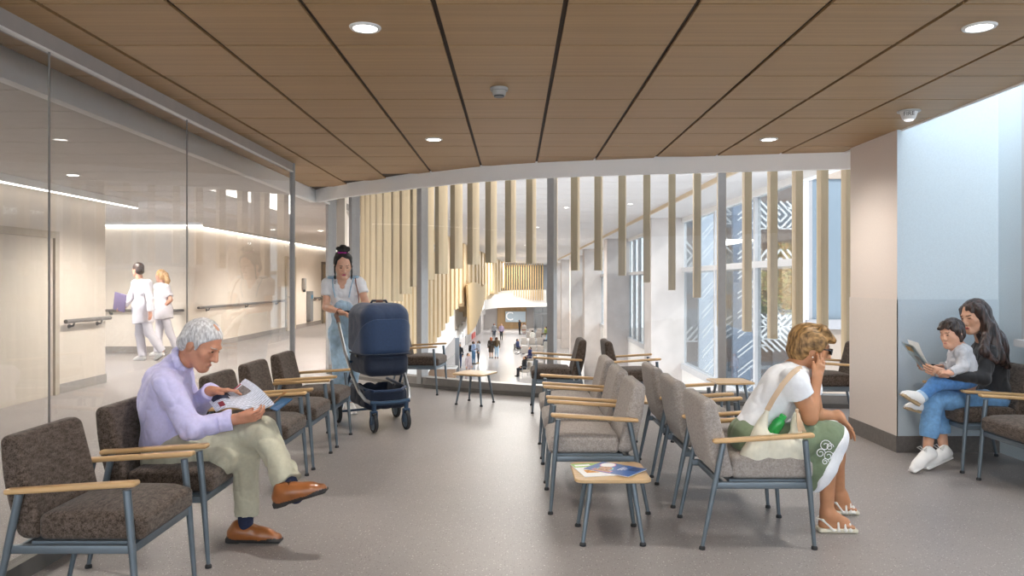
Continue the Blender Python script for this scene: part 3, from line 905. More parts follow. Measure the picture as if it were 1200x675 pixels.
# ---- slatted timber wall over the stair, and the stair with its white flank
def PT(px, py):
    t = (px - 603) / FPX
    Y = 4.547 / (.0287 - t)
    return P(px, py, Y)
TOPZ = 3.58
edge = [(418, 448), (450, 436), (470, 424), (487, 413), (500, 402), (508, 391), (516, 377), (524, 364), (531, 354), (537, 361), (546, 372), (553, 362), (560, 350), (566, 341), (572, 345), (579, 340), (582, 328), (582.5, 312)]
def edge_y(px):
    for (x0, y0), (x1, y1) in zip(edge, edge[1:]):
        if x0 <= px <= x1: return y0 + (y1 - y0) * (px - x0) / max(x1 - x0, 1e-6)
    return edge[-1][1]
bk = MB(); sl = MB()
px = 419.0
while px < 581:
    w = 4.6 if px < 470 else (4.9 if px < 545 else 3.4)
    a = PT(px, edge_y(px)); b = PT(px + w, edge_y(px + w))
    zb = max(a.z, b.z) if px < 531 else min(a.z, b.z)
    zb = PT(px + w * .4, edge_y(px + w * .4)).z
    d = Vector((b.x - a.x, b.y - a.y, 0)); n = Vector((d.y, -d.x, 0)).normalized()
    e = a + d * .62
    sl.slab([(a.x, a.y, zb), (e.x, e.y, zb), (e.x, e.y, TOPZ), (a.x, a.y, TOPZ)], n * (.012 * a.y))
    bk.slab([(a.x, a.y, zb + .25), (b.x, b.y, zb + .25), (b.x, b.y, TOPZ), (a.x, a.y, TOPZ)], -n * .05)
    px += w
ts = thing('timber_screen', 'tall slatted timber wall above the atrium stair with a stepped lower edge', 'slatted wall', PT(500, 402))
ts_loc = Vector(ts.location)
def local(mb, base):
    mb.v = [p - base for p in mb.v]; return mb
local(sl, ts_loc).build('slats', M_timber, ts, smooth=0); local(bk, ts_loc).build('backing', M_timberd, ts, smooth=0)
# two rounded solid timber panels that end the screen
for k, poly in enumerate(([(531, 334), (536, 331), (542, 331), (547, 333), (551, 336), (556, 333), (556, 345), (553, 358), (548, 371), (542, 383), (533, 392), (532.5, 360)],
                          [(567, 315), (582, 309), (582.6, 330), (581.5, 338), (578, 345), (573, 350), (569, 351), (566, 349)])):
    q = [PT(a, b) for a, b in poly]; n = Vector((.99, -.03, 0)) 
    q = [p + n * (.03 if k else .7) for p in q]
    mb = MB(); mb.slab(q, n * .12); local(mb, ts_loc).build('end_panel', mat('timber_panel', '#bfa275', .5, grain=(9, 9, .4, .08)), ts, smooth=0)

st = thing('staircase', 'white flanked stair rising through the atrium under the timber slats', 'staircase', PT(487, 440))
sb = Vector(st.location)
up = [(478, 420), (487, 413), (500, 402), (508, 391), (516, 377), (524, 364), (531, 354), (548, 350), (567, 340)]
lo = [(568, 361), (560, 368), (548, 379), (535, 392), (520, 411), (508, 428), (496, 446), (478, 452)]
q = [PT(a, b) for a, b in up + lo]; n = Vector((.99, -.03, 0))
mb = MB(); mb.slab([p - n * .25 for p in q], n * .24); local(mb, sb).build('flank', M_stair, st, smooth=0)
mb = MB()
for k in range(13):                                   # stepped stringer seen against the flank
    f = k / 12; a = 533 + (566 - 533) * f; b = 396 + (352 - 396) * f
    p0 = PT(a, b); p1 = PT(a + 3.1, b)
    mb.slab([p0, p1, p1 + Vector((0, 0, .42)), p0 + Vector((0, 0, .42))], n * .10)
local(mb, sb).build('steps', M_stair, st, smooth=0)

# ---- lobby wall under the stair, with doors and room signs
def PL(px, py):
    t = (px - 603) / FPX
    Y = 7.432 / (.034 - t)
    return P(px, py, Y)
a = PL(480, 400); b = PL(568.5, 400); n = Vector((b.y - a.y, -(b.x - a.x), 0)).normalized()
mb = MB(); mb.slab([(a.x, a.y, LZ), (b.x, b.y, LZ), (b.x, b.y, 3.6), (a.x, a.y, 3.6)], -n * .3)
struct(mb.build('wall_lobby_left', M_lwall, smooth=0))
def lobby_panel(name, label, cat, rect, m, th=.12, txt=None):
    x0, y0, x1, y1 = rect
    q = [PL(x0, y1), PL(x1, y1), PL(x1, y1), PL(x0, y1)]
    z1 = PL((x0 + x1) / 2, y0).z; z0 = PL((x0 + x1) / 2, y1).z
    q = [Vector((q[0].x, q[0].y, z0)), Vector((q[1].x, q[1].y, z0)), Vector((q[1].x, q[1].y, z1)), Vector((q[0].x, q[0].y, z1))]
    c = sum(q, Vector()) / 4
    mb = MB(); mb.slab([p - c for p in q], n * th)
    o = mb.build(name, m, smooth=0, loc=c)
    tag(o, label, cat)
    if txt:
        s, size, mt = txt
        text_mesh(s, size, 'letter', mt, o, Matrix.Translation(n * (th + .02)) @ Matrix(((d_.x, 0, n.x, 0), (d_.y, 0, n.y, 0), (0, 1, 0, 0), (0, 0, 0, 1))), .01)
    return o
d_ = Vector((b.x - a.x, b.y - a.y, 0)).normalized()
M_sign = mat('sign_white', '#f7f7f7', .5, noise=(2, .01)); M_ink = mat('sign_ink', '#55565b', .5, noise=(2, .02))
lobby_panel('room_sign', 'square white room sign lettered B on the lobby wall under the stair', 'sign', (550.5, 379, 556, 385), M_sign, txt=('B', .8, M_ink))
lobby_panel('room_sign', 'small square white sign nearest the stair foot in the lobby', 'sign', (538, 389, 543, 396), M_sign, txt=('A', .8, M_ink))
lobby_panel('room_sign', 'tiny square white sign at the far end of the lobby wall', 'sign', (566, 362, 570, 368), M_sign)
lobby_panel('fire_hose_box', 'small red fire box on the lobby wall below the sign lettered B', 'fire box', (552.6, 390, 556.4, 396), mat('fire_red', '#c9302d', .4, noise=(2, .05)), .08)
for k, (r, c) in enumerate((((558, 371, 563, 398), '#8f8c8e'), ((545, 392, 550.5, 412), '#a3a0a0'), ((536, 402, 539, 436), '#77777c'), ((499, 402, 505, 440), '#b49a86'))):
    o = lobby_panel('x', None, None, r, mat('lobby_door_%d' % k, c, .5, noise=(1, .03)), .1)
    o.name = 'door_%d' % (k + 4); o['kind'] = 'structure'
# shop counter and posts at the foot of the stair
t = thing('shop_counter', 'small timber fronted counter in the lobby at the foot of the stair', 'counter', (-4.4, 46.5, LZ))
mb = MB(); mb.rbox((-.8, -.5, 0), (.8, .5, .95), .05, 2); mb.build('body', mat('counter_brown', '#a98c72', .5, grain=(3, 3, .5, .1)), t)
mb = MB(); mb.rbox((-.9, -.6, .95), (.9, .6, 1.05), .03, 2); mb.build('worktop', M_white, t)
o = MB().box((-.14, -.14, 0), (.14, .14, 7.0)).build('column', M_steel, smooth=0); o.location = (-4.0, 53, LZ); tag(o, 'slim grey steel post beneath the stair flank in the lobby', 'post')

# ---- far gallery, back wall with the sign
g = thing('gallery', 'white fronted upper gallery with timber slats at the far end of the atrium', 'gallery', (0, 88, .5))
gb = Vector(g.location)
def PG(px, py): return P(px, py, 88)
mb = MB()
q = [(560, 340), (566, 341), (574, 342.5), (582, 341.5), (600, 340), (640, 339.5), (640, 359.5), (600, 360), (580, 361), (568, 363), (562, 367), (556, 374)]
mb.slab([PG(*p) - gb for p in q], (0, .5, 0)); mb.build('balustrade', M_stair, g, smooth=0)
mb = MB()
for k in range(20):
    x = 583.5 + k * 2.75
    yb = 341 + (k * .75 if k > 6 else 0); yb = min(yb, 352)
    p = PG(x, yb); mb.box((p.x - .045 - gb.x, -.35, p.z - gb.z), (p.x + .045 - gb.x, -.05, 3.56 - gb.z))
mb.build('slats', M_timberg, g, smooth=0)
mb = MB(); mb.box((-2.1, 6, -.6), (3.6, 6.2, 3.0)); mb.build('dark_glazing', mat('dark_glazing', '#5d6064', .3, noise=(.4, .1)), g, smooth=0)
mb = MB(); mb.box((-3.9, .5, -1.9), (4.0, 12.6, -1.6)); mb.build('soffit', M_stair, g, smooth=0)
mb = MB(); mb.box((-6, 101, LZ), (6, 101.4, 3.6)); struct(mb.build('wall_lobby_back', mat('lobby_back', '#c9c4c2', .6, noise=(.4, .03)), smooth=0))
mb = MB(); mb.box((-2.3, 100.7, LZ), (1.55, 101, -1.4)); struct(mb.build('trim_8', mat('lobby_timber', '#b08f63', .5, grain=(2.5, 2.5, .15, .15)), smooth=0))
mb = MB(); mb.box((1.55, 100.6, LZ), (2.7, 101, -1.4)); struct(mb.build('trim_9', mat('lobby_stone', '#9b9693', .5, noise=(.6, .06)), smooth=0))
s0 = P(592.3, 377.3, 100.6); s1 = P(616, 365, 100.6)
t = thing('wall_sign', 'pale blue wall sign lettered C on the timber back wall of the lobby', 'sign', ((s0.x + s1.x) / 2, 100.6, (s0.z + s1.z) / 2))
mb = MB(); mb.box((s0.x - t.location.x, -.1, s0.z - t.location.z), (s1.x - t.location.x, .05, s1.z - t.location.z)); mb.build('panel', mat('sign_blue', '#c4d4de', .4, noise=(.3, .04)), t, smooth=0)
text_mesh('C', 1.55, 'letter', mat('sign_letter', '#ffffff', .4, noise=(1, .01), emit=((1, 1, 1), .3)), t, T(-.80, -.16, .02) @ R('X', 90), .03)
t = thing('glass_lobby_doors', 'glazed steel entrance lobby at the far right of the lobby', 'entrance', (3.3, 92, LZ))
mb = MB()
for x in (-.9, .1, 1.1):
    mb.box((x - .07, -.1, 0), (x + .07, .1, 3.0))
mb.box((-.97, -.15, 3.0), (1.2, .15, 3.25)); mb.box((-.97, -.5, 2.3), (1.2, .1, 2.5))
mb.build('frame', M_steel, t, smooth=0)
mb = MB(); mb.box((-.85, -.01, .1), (1.05, .01, 2.95)); mb.build('pane', G_fac, t, smooth=0)

# ---- concrete columns along the right of the atrium, and the facade glazing between them
for k in range(7):
    y = 24.5 + 11.7 * k
    o = MB().rbox((-.54, 0, 0), (.54, 1.25, 3.55 - LZ), .02, 1).build('concrete_column', M_conc, smooth=20)
    o.location = (4.94, y, LZ)
    tag(o, ['nearest and widest pale concrete column of the atrium, streaked with sun', 'second pale concrete column of the atrium, behind the hanging fins', 'third pale concrete column of the atrium receding from the glass',
            'fourth pale concrete column of the atrium receding from the glass', 'fifth pale concrete column of the atrium, right of the middle mullion', 'sixth pale concrete column, slim with distance beside the middle mullion',
            'farthest pale concrete column beside the lobby entrance'][k], 'column', 'concrete columns of the atrium')
w3 = struct_empty('window_3', 'tall sunlit facade glazing along the right of the atrium', 'window')
mb = MB()
y = 14.5; k = 0
ys = [14.4, 17.2, 20.6, 24.6] + [24.6 + 1.46 * i for i in range(1, 54)]
for y in ys: mb.box((5.42, y - .05, -1.2), (5.56, y + .05, 3.36))
mb.build('mullions', M_wframe, w3, smooth=0)
mb = MB(); mb.box((5.40, 14.62, 1.76), (6.5, 103, 1.90)); mb.build('transom', M_wframe, w3, smooth=0)  # outer ledge added to throw diagonal shade on the columns
mb = MB(); mb.box((5.36, 14.4, -1.36), (5.62, 103, -1.18)); mb.build('sill', M_wframe, w3, smooth=0)
mb = MB(); mb.box((5.487, 14.4, -1.2), (5.493, 103, 3.36)); mb.build('pane', G_fac, w3, smooth=0)
mb = MB(); mb.box((5.40, 14.3, LZ), (5.6, 104, -1.36)); struct(mb.build('wall_facade_low', M_white, smooth=0))
mb = MB(); mb.box((5.40, 7.36, 3.36), (5.6, 104, 3.9)); struct(mb.build('wall_facade_head', M_white, smooth=0))
mb = MB(); mb.box((5.42, 14.35, .75), (7.9, 14.55, .72 + .06)); 
M_ret = mat('return_wall', '#8d8075', .6, noise=(3, .03))
# return wall with the blue glazed panel right of the facade corner
mb = MB(); mb.box((5.40, 14.40, LZ), (8.6, 14.6, .55)); mb.box((5.40, 14.40, 3.4), (8.6, 14.6, 3.9)); struct(mb.build('wall_atrium_return', M_ret, smooth=0))
w5 = struct_empty('window_5', 'tall blue glazed panel in a white frame behind the right-hand fins', 'window')
mb = MB(); mb.box((5.63, 14.45, .72), (6.42, 14.5, 3.4)); mb.build('blue_pane', mat('blue_panel', '#667480', .35, noise=(.5, .06)), w5, smooth=0)
mb = MB(); mb.box((6.45, 14.45, .72), (8.6, 14.5, 3.4)); mb.build('dark_pane', mat('dark_panel', '#55687a', .25, noise=(.7, .15)), w5, smooth=0)
mb = MB(); mb.box((5.50, 14.36, .55), (5.63, 14.52, 3.4)); mb.box((5.5, 14.30, .55), (8.6, 14.52, .73)); mb.box((6.41, 14.38, .72), (6.46, 14.52, 3.4)); mb.build('frame', mat('panel_frame', '#8c8c90', .45, noise=(4, .03)), w5, smooth=0)
mb = MB(); mb.box((4.9, 7.36, -.3), (5.1, 12.6, 0.0)); 
o = MB().rbox((-.5, -1.2, 0), (.9, 1.6, 1.5), .04, 1).build('reception_desk', M_stair, smooth=20); o.location = (3.3, 47, LZ); tag(o, 'white block counter in the lobby right of the middle mullion', 'counter')

# ---- the building across the way: pale fins, pierced white screens, brown cladding, planting
mb = MB(); mb.box((-20, 9, LZ - .6), (60, 110, LZ - .4)); struct(mb.build('ground', mat('outdoor_paving', '#b9b4ae', .8, noise=(.3, .06)), smooth=0))
M_scr = mat('pierced_screen_white', '#f2f2f2', .5, noise=(1, .02)); M_brown = mat('brown_cladding', '#624c40', .6, grain=(.3, .3, 6, .12)); M_dglass = mat('street_glass', '#616c77', .2, noise=(.3, .2))
M_palefin = mat('pale_blue_cladding', '#b3c0cf', .5, noise=(.4, .03)); M_greyfin = mat('blue_grey_cladding', '#6a7d95', .5, noise=(.4, .05))
YB = 30.0            # street front of the building opposite
def XB(px, Y=YB): return (px - 603) * Y / FPX
def ZB(py, Y=YB): return EYE - (py - 330) * Y / FPX
bld = thing('office_building', 'building across the court with brown bands and tinted glass', 'building', (6.35, YB + .5, LZ - .4))
mb = MB(); mb.box((0, 0, 0), (11, 2.0, 11.0)); mb.build('glazing', M_dglass, bld, smooth=0)
for p0, p1 in ((196, 236), (266, 292), (345, 362), (398, 425), (455, 470)):
    z1 = ZB(p0) - (LZ - .4); z0 = ZB(p1) - (LZ - .4)
    mb = MB(); mb.box((0, -.12, z0), (11, 0, min(z1, 10.9))); mb.build('brown_band', M_brown, bld, smooth=0)
def lattice(mb, x0, x1, z0, z1, seed):
    rnd = random.Random(seed)
    cell = .50; th = .05
    nx = max(1, round((x1 - x0) / cell)); nz = max(1, round((z1 - z0) / cell))
    cx = (x1 - x0) / nx; cz = (z1 - z0) / nz
    def bar(p, q, w=.034):
        p = Vector((p[0], 0, p[1])); q = Vector((q[0], 0, q[1]))
        d = (q - p).normalized(); s = Vector((0, 1, 0)).cross(d) * w
        mb.slab([p - s, q - s, q + s, p + s], (0, th, 0))
    for i in range(nx):
        for j in range(nz):
            a = i * cx; b = j * cz; k = rnd.randint(0, 3)
            f = [(a, b), (a + cx, b), (a + cx, b + cz), (a, b + cz)]
            mid = [(a + cx/2, b), (a + cx, b + cz/2), (a + cx/2, b + cz), (a, b + cz/2)]
            bar(f[k % 4], f[(k + 2) % 4]); bar(mid[k], mid[(k + 1) % 4]); bar(mid[(k + 2) % 4], mid[(k + 3) % 4])
            if rnd.random() < .6: bar((a + cx/2, b + cz/2), mid[k])
            if rnd.random() < .6: bar(f[0], f[1], .022)
            if rnd.random() < .6: bar(f[0], f[3], .022)
sl_ = 'pierced white lattice screen outside the facade, '
for k, (a, b, p0, p1, lb) in enumerate(((884, 945, 236, 268, 'upper one near the facade corner'), (884, 945, 368, 412, 'lower one behind the seated woman'),
                                        (884, 930, 292, 312, 'narrow strip above the planting'),
                                        (836, 858, 240, 262, 'top one beside the right mullion'), (836, 858, 275, 296, 'middle one beside the right mullion'), (836, 858, 370, 398, 'lowest one beside the right mullion'),
                                        (804, 819, 283, 316, 'upper sliver by the nearest column'), (804, 819, 383, 400, 'lower sliver by the nearest column'))):
    x0, x1 = XB(a, 29.6), XB(b, 29.6); z0, z1 = ZB(p1, 29.6), ZB(p0, 29.6)
    mb = MB(); lattice(mb, x0, x1, z0, z1, k)
    o = mb.build('lattice_screen', M_scr, smooth=0); o.location = (x0, 29.6, z0); tag(o, sl_ + lb, 'lattice screen', 'lattice screens across the court')
for k, (a, b, m, lb) in enumerate(((819, 836, M_palefin, 'tall pale panel outside the facade, left of the right mullion'), (859, 884, M_greyfin, 'tall blue grey panel outside the facade, right of the right mullion'))):
    x0, x1 = XB(a, 29), XB(b, 29)
    o = MB().box((0, 0, 0), (x1 - x0, .2, 11)).build('cladding_panel', m, smooth=0)
    o.location = (x0, 29, LZ - .4); tag(o, lb, 'cladding panel')
    mb = MB(); rnd = random.Random(5 + k)          # slanting louvre blades standing off the panel throw striped shade on it
    for j in range(15):
        z = .8 + j * .74; w_ = x1 - x0
        for q in range(2):
            zz = z + q * .2
            mb.slab([(w_ * .1, -.30, zz), (w_ * .95, -.30, zz + .55), (w_ * .95, -.30, zz + .60), (w_ * .1, -.30, zz + .05)], (0, -.04, 0))
    mb.build('louvre_blades', M_scr, o, smooth=0)
# planting behind the screens
def foliage(name, label, px0, px1, p0, p1, cols, n, seed):
    rnd = random.Random(seed); Y = 29.95
    x0, x1, z0, z1 = XB(px0, Y), XB(px1, Y), ZB(p1, Y), ZB(p0, Y)
    mb = MB(); c = Vector(((x0 + x1) / 2, Y, z0))
    for _ in range(n):
        p = Vector((rnd.uniform(x0, x1) - c.x, rnd.uniform(-.2, .2), rnd.uniform(0, z1 - z0)))
        a = Vector((rnd.uniform(-1, 1), rnd.uniform(-1, 1), rnd.uniform(-1, 1))).normalized(); b = a.orthogonal().normalized()
        s = rnd.uniform(.05, .13)
        mb.mat(rnd.randrange(len(cols))).add([p - a * s, p + b * s * .5, p + a * s, p - b * s * .5], [(0, 1, 2, 3)])
    o = mb.build(name, cols, smooth=0); o.location = c
    return tag(o, label, 'plant')
lg = [mat('leaf_a', '#5f7a32', .6, noise=(4, .2)), mat('leaf_b', '#84934a', .6, noise=(4, .2)), mat('leaf_c', '#425c28', .6, noise=(4, .2))]
ly = [mat('leaf_d', '#b78c3d', .6, noise=(4, .2)), mat('leaf_e', '#a0742f', .6, noise=(4, .2)), mat('leaf_f', '#82893c', .6, noise=(4, .2))]
foliage('hedge', 'green climbing plant outside the facade behind the lower lattice', 885, 911, 318, 366, lg, 1100, 1)
foliage('hedge', 'golden leaved climbing plant outside the facade near its corner', 912, 932, 285, 368, ly, 1100, 2)
# ================================================================ PEOPLE
def skin_mat(name, col):
    m = mat(name, col, .5, noise=(25, .06), bump=(180, .05))
    b = m.node_tree.nodes['Principled BSDF']
    b.inputs['Subsurface Weight'].default_value = .12
    b.inputs['Subsurface Radius'].default_value = (.012, .005, .003)
    b.inputs['Subsurface Scale'].default_value = 1.0
    return m
def hair_mat(name, c1, c2, scale=(160, 160, 12), rough=.45):
    m = bpy.data.materials.new(name); m.use_nodes = True
    nt = m.node_tree; b = nt.nodes['Principled BSDF']
    tc = nt.nodes.new('ShaderNodeTexCoord'); mp = nt.nodes.new('ShaderNodeMapping'); mp.inputs['Scale'].default_value = scale
    nz = nt.nodes.new('ShaderNodeTexNoise'); nz.inputs['Scale'].default_value = 1; nz.inputs['Detail'].default_value = 3
    nt.links.new(tc.outputs['Object'], mp.inputs[0]); nt.links.new(mp.outputs[0], nz.inputs['Vector'])
    rp = nt.nodes.new('ShaderNodeValToRGB'); rp.color_ramp.elements[0].position = .35; rp.color_ramp.elements[1].position = .68
    rp.color_ramp.elements[0].color = (*lin(c1), 1); rp.color_ramp.elements[1].color = (*lin(c2), 1)
    nt.links.new(nz.outputs['Fac'], rp.inputs[0]); nt.links.new(rp.outputs[0], b.inputs['Base Color'])
    bp = nt.nodes.new('ShaderNodeBump'); bp.inputs['Strength'].default_value = .5; bp.inputs['Distance'].default_value = .004
    nt.links.new(nz.outputs['Fac'], bp.inputs['Height']); nt.links.new(bp.outputs[0], b.inputs['Normal'])
    b.inputs['Roughness'].default_value = rough
    return m
def V(*a): return Vector(a)
def unit(v): return Vector(v).normalized()
M_eye = mat('eye_dark', '#2a211d', .25, noise=(50, .1)); M_eyew = mat('eye_white', '#e6e0da', .3, noise=(50, .03))
FOLD = [(.0045, 11, 11, 11, 1), (.003, 26, 26, 26, 0)]
FOLDS = [(.006, 9, 9, 5, 1), (.003, 24, 24, 16, 0)]

def hframe(f, u):
    f = unit(f); u = unit(Vector(u) - f * f.dot(Vector(u))); r = f.cross(u).normalized()
    return f, u, r
def head(s, hc, f, u, k=1.0, skin=0, lip=1, eye=2, brow=3, female=False, child=False):
    """cranium, face and features; r is the person's right"""
    f, u, r = hframe(f, u); ax = (f, r, u)
    def q(a, b, c): return hc + (f * a + r * b + u * c) * k
    s.setm(skin)
    s.el(q(-.012, 0, .035), (.098*k, .077*k, .092*k), ax)
    s.el(q(.022, 0, -.03), (.070*k, .062*k, .085*k), ax, k=.03)
    if child:
        s.el(q(.03, .035, -.04), (.04*k, .035*k, .04*k), ax); s.el(q(.03, -.035, -.04), (.04*k, .035*k, .04*k), ax)
    jw = .036 if female else .044
    s.rc(q(-.01, .052, -.045), q(.066, .014, -.098), .022*k, .020*k, k=.03); s.rc(q(-.01, -.052, -.045), q(.066, -.014, -.098), .022*k, .020*k, k=.03)
    s.rc(q(.072, .012, -.100), q(.072, -.012, -.100), .018*k, .018*k, k=.02)
    s.rc(q(.085, .03, .026), q(.085, -.03, .026), .010*k, .010*k, k=.02)
    # nose
    s.rc(q(.094, 0, .012), q(.112 if not child else .102, 0, -.030), .008*k, .0125*k, k=.012)
    s.rc(q(.098, .010, -.034), q(.098, -.010, -.034), .009*k, .009*k, k=.01)
    # eye sockets, eyes, brows
    for sg in (1, -1):
        s.el(q(.097, .032*sg, .006), (.016*k, .018*k, .011*k), ax, op='s', k=.014)
        s.el(q(.0785, .031*sg, .004), (.012*k, .016*k, .0085*k), ax, k=.006)
        s.setm(eye); s.el(q(.085, .031*sg, .002), (.03*k, .0125*k, .0042*k), ax, op='paint')
        s.setm(brow); s.el(q(.085, .031*sg, .0235), (.03*k, .0165*k, .0036*k), ax, op='paint')
        s.setm(skin)
        s.el(q(-.012, .079*sg, -.012), (.020*k, .008*k, .032*k), ax, k=.006)
        s.rc(q(.055, .045*sg, -.022), q(.06, .035*sg, -.03), .020*k, .018*k, k=.02)
    s.rc(q(.0925, .014, -.066), q(.0925, -.014, -.066), .0055*k, .0055*k, k=.008)
    s.rc(q(.090, .012, -.075), q(.090, -.012, -.075), .006*k, .006*k, k=.008)
    s.setm(lip); s.el(q(.10, 0, -.070), (.03*k, (.022 if female else .02)*k, (.0085 if female else .0055)*k), ax, op='paint')
    s.setm(skin)
    return q
def hand(s, w, d, n, right=True, curl=(.5, .5, .5, .5), k=1.0, thumb=None, spread=.0):
    """palm, four fingers and a thumb; d finger direction, n palm normal"""
    d = unit(d); n = unit(Vector(n) - d * d.dot(Vector(n)))
    t = d.cross(n) if right else n.cross(d)
    s.bx(w + d * .045*k, (.046*k, .038*k, .013*k), .012*k, (d, t, n), k=.012)
    s.rc(w - d * .02*k, w + d * .02*k, .025*k, .024*k, k=.02)
    L = (.068, .078, .072, .056)
    for i in range(4):
        o = (.030 - .0198 * i)
        b = w + (d * (.086 - .004 * abs(i - 1.2)) + t * o) * k
        c = curl[i]; dd = d + t * (spread * (1.5 - i)); dd = unit(dd); p = b
        rr = .0088 if i < 3 else .0076
        for j, fr in enumerate((.46, .30, .24)):
            a = c * (.55 if j == 0 else 1.0) * (j + 1) / 1.6
            v = dd * math.cos(a) + n * math.sin(a)
            e = p + v * (L[i] * fr * 1.05 * k)
            s.rc(p, e, rr*k, (rr - .0009)*k, k=.004); p = e; rr -= .0007
    th = thumb or (d * .65 + t * .65 + n * .35)
    th = unit(th); b = w + (d * .022 + t * .030) * k
    m = b + th * .038*k; e = m + unit(th + d * .5) * .032*k
    s.rc(b, m, .0125*k, .0105*k, k=.012); s.rc(m, e, .0102*k, .0085*k, k=.004)
def arm(s, a, b, c, k=1.0, r=(.047, .040, .037, .026)):
    s.rc(a, b, r[0]*k, r[1]*k, k=.02); s.rc(b, c, r[2]*k, r[3]*k, k=.02)
    s.el(b + (Vector(c) - Vector(b)) * .28, (.070*k, .042*k, .040*k), (unit(Vector(c)-Vector(b)), *frame_from(Vector(c)-Vector(b))[:2]), k=.02)
def leg(s, a, b, c, k=1.0, r=(.085, .055, .052, .034)):
    s.rc(a, b, r[0]*k, r[1]*k, k=.02); s.rc(b, c, r[2]*k, r[3]*k, k=.02)
    d = unit(Vector(c) - Vector(b)); x, y, _ = frame_from(d)
    s.el(Vector(b) + (Vector(c) - Vector(b)) * .3, (.11*k, .054*k, .054*k), (d, x, y), k=.02)
def torso(s, ch, pv, lat, w=(.165, .125, .16), dpt=(.115, .105, .115), inf=0.0, belly=0.0):
    """three stacked ellipsoids between chest and pelvis; lat points to the person's left"""
    up = unit(Vector(ch) - Vector(pv)); lat = unit(Vector(lat) - up * up.dot(Vector(lat))); fw = lat.cross(up)
    L = (Vector(ch) - Vector(pv)).length
    s.el(ch, (dpt[0]+inf, w[0]+inf, .155+inf), (fw, lat, up), k=.05)
    mid = (Vector(ch) + Vector(pv)) / 2
    s.el(mid + fw * belly, (dpt[1]+inf, w[1]+inf, .17+inf), (fw, lat, up), k=.06)
    s.el(pv, (dpt[2]+inf, w[2]+inf, .125+inf), (fw, lat, up), k=.05)
    return fw, up, lat
def shoe(s, heel, d, up, L=.27, k=1.0, mats=(0, 1), slim=1.0, h=.075):
    """closed shoe: heel is the back of the sole, d points to the toe"""
    d = unit(d); up = unit(Vector(up) - d * d.dot(Vector(up))); sd = d.cross(up)
    def q(a, b, c): return Vector(heel) + d * a * L + sd * b + up * c
    w = .040 * k * slim
    cut = [(q(0, 0, .010), -up)]
    s.setm(mats[0])
    s.rc(q(.14, 0, .045), q(.40, 0, .050), .040*k, .042*k, k=.03, cuts=cut)
    s.rc(q(.30, 0, .055), q(.70, 0, .034), .045*k, .036*k, k=.03, cuts=cut)
    s.rc(q(.62, 0, .032), q(.90, 0, .022), w, .026*k*slim, k=.03, cuts=cut)
    s.rc(q(.17, 0, .05), q(.20, 0, h + .012), .038*k, .037*k, k=.02)
    s.setm(mats[1])
    s.bx(q(.52, 0, .008), (.46*L, w*.92, .008), .007, (d, sd, up), k=.004)
    return q
def person(name, label, base):
    o = bpy.data.objects.new(name, None)
    return o

def Pz(px, Y, z):
    return Vector(((px - 603.0) * Y / FPX, Y, z))

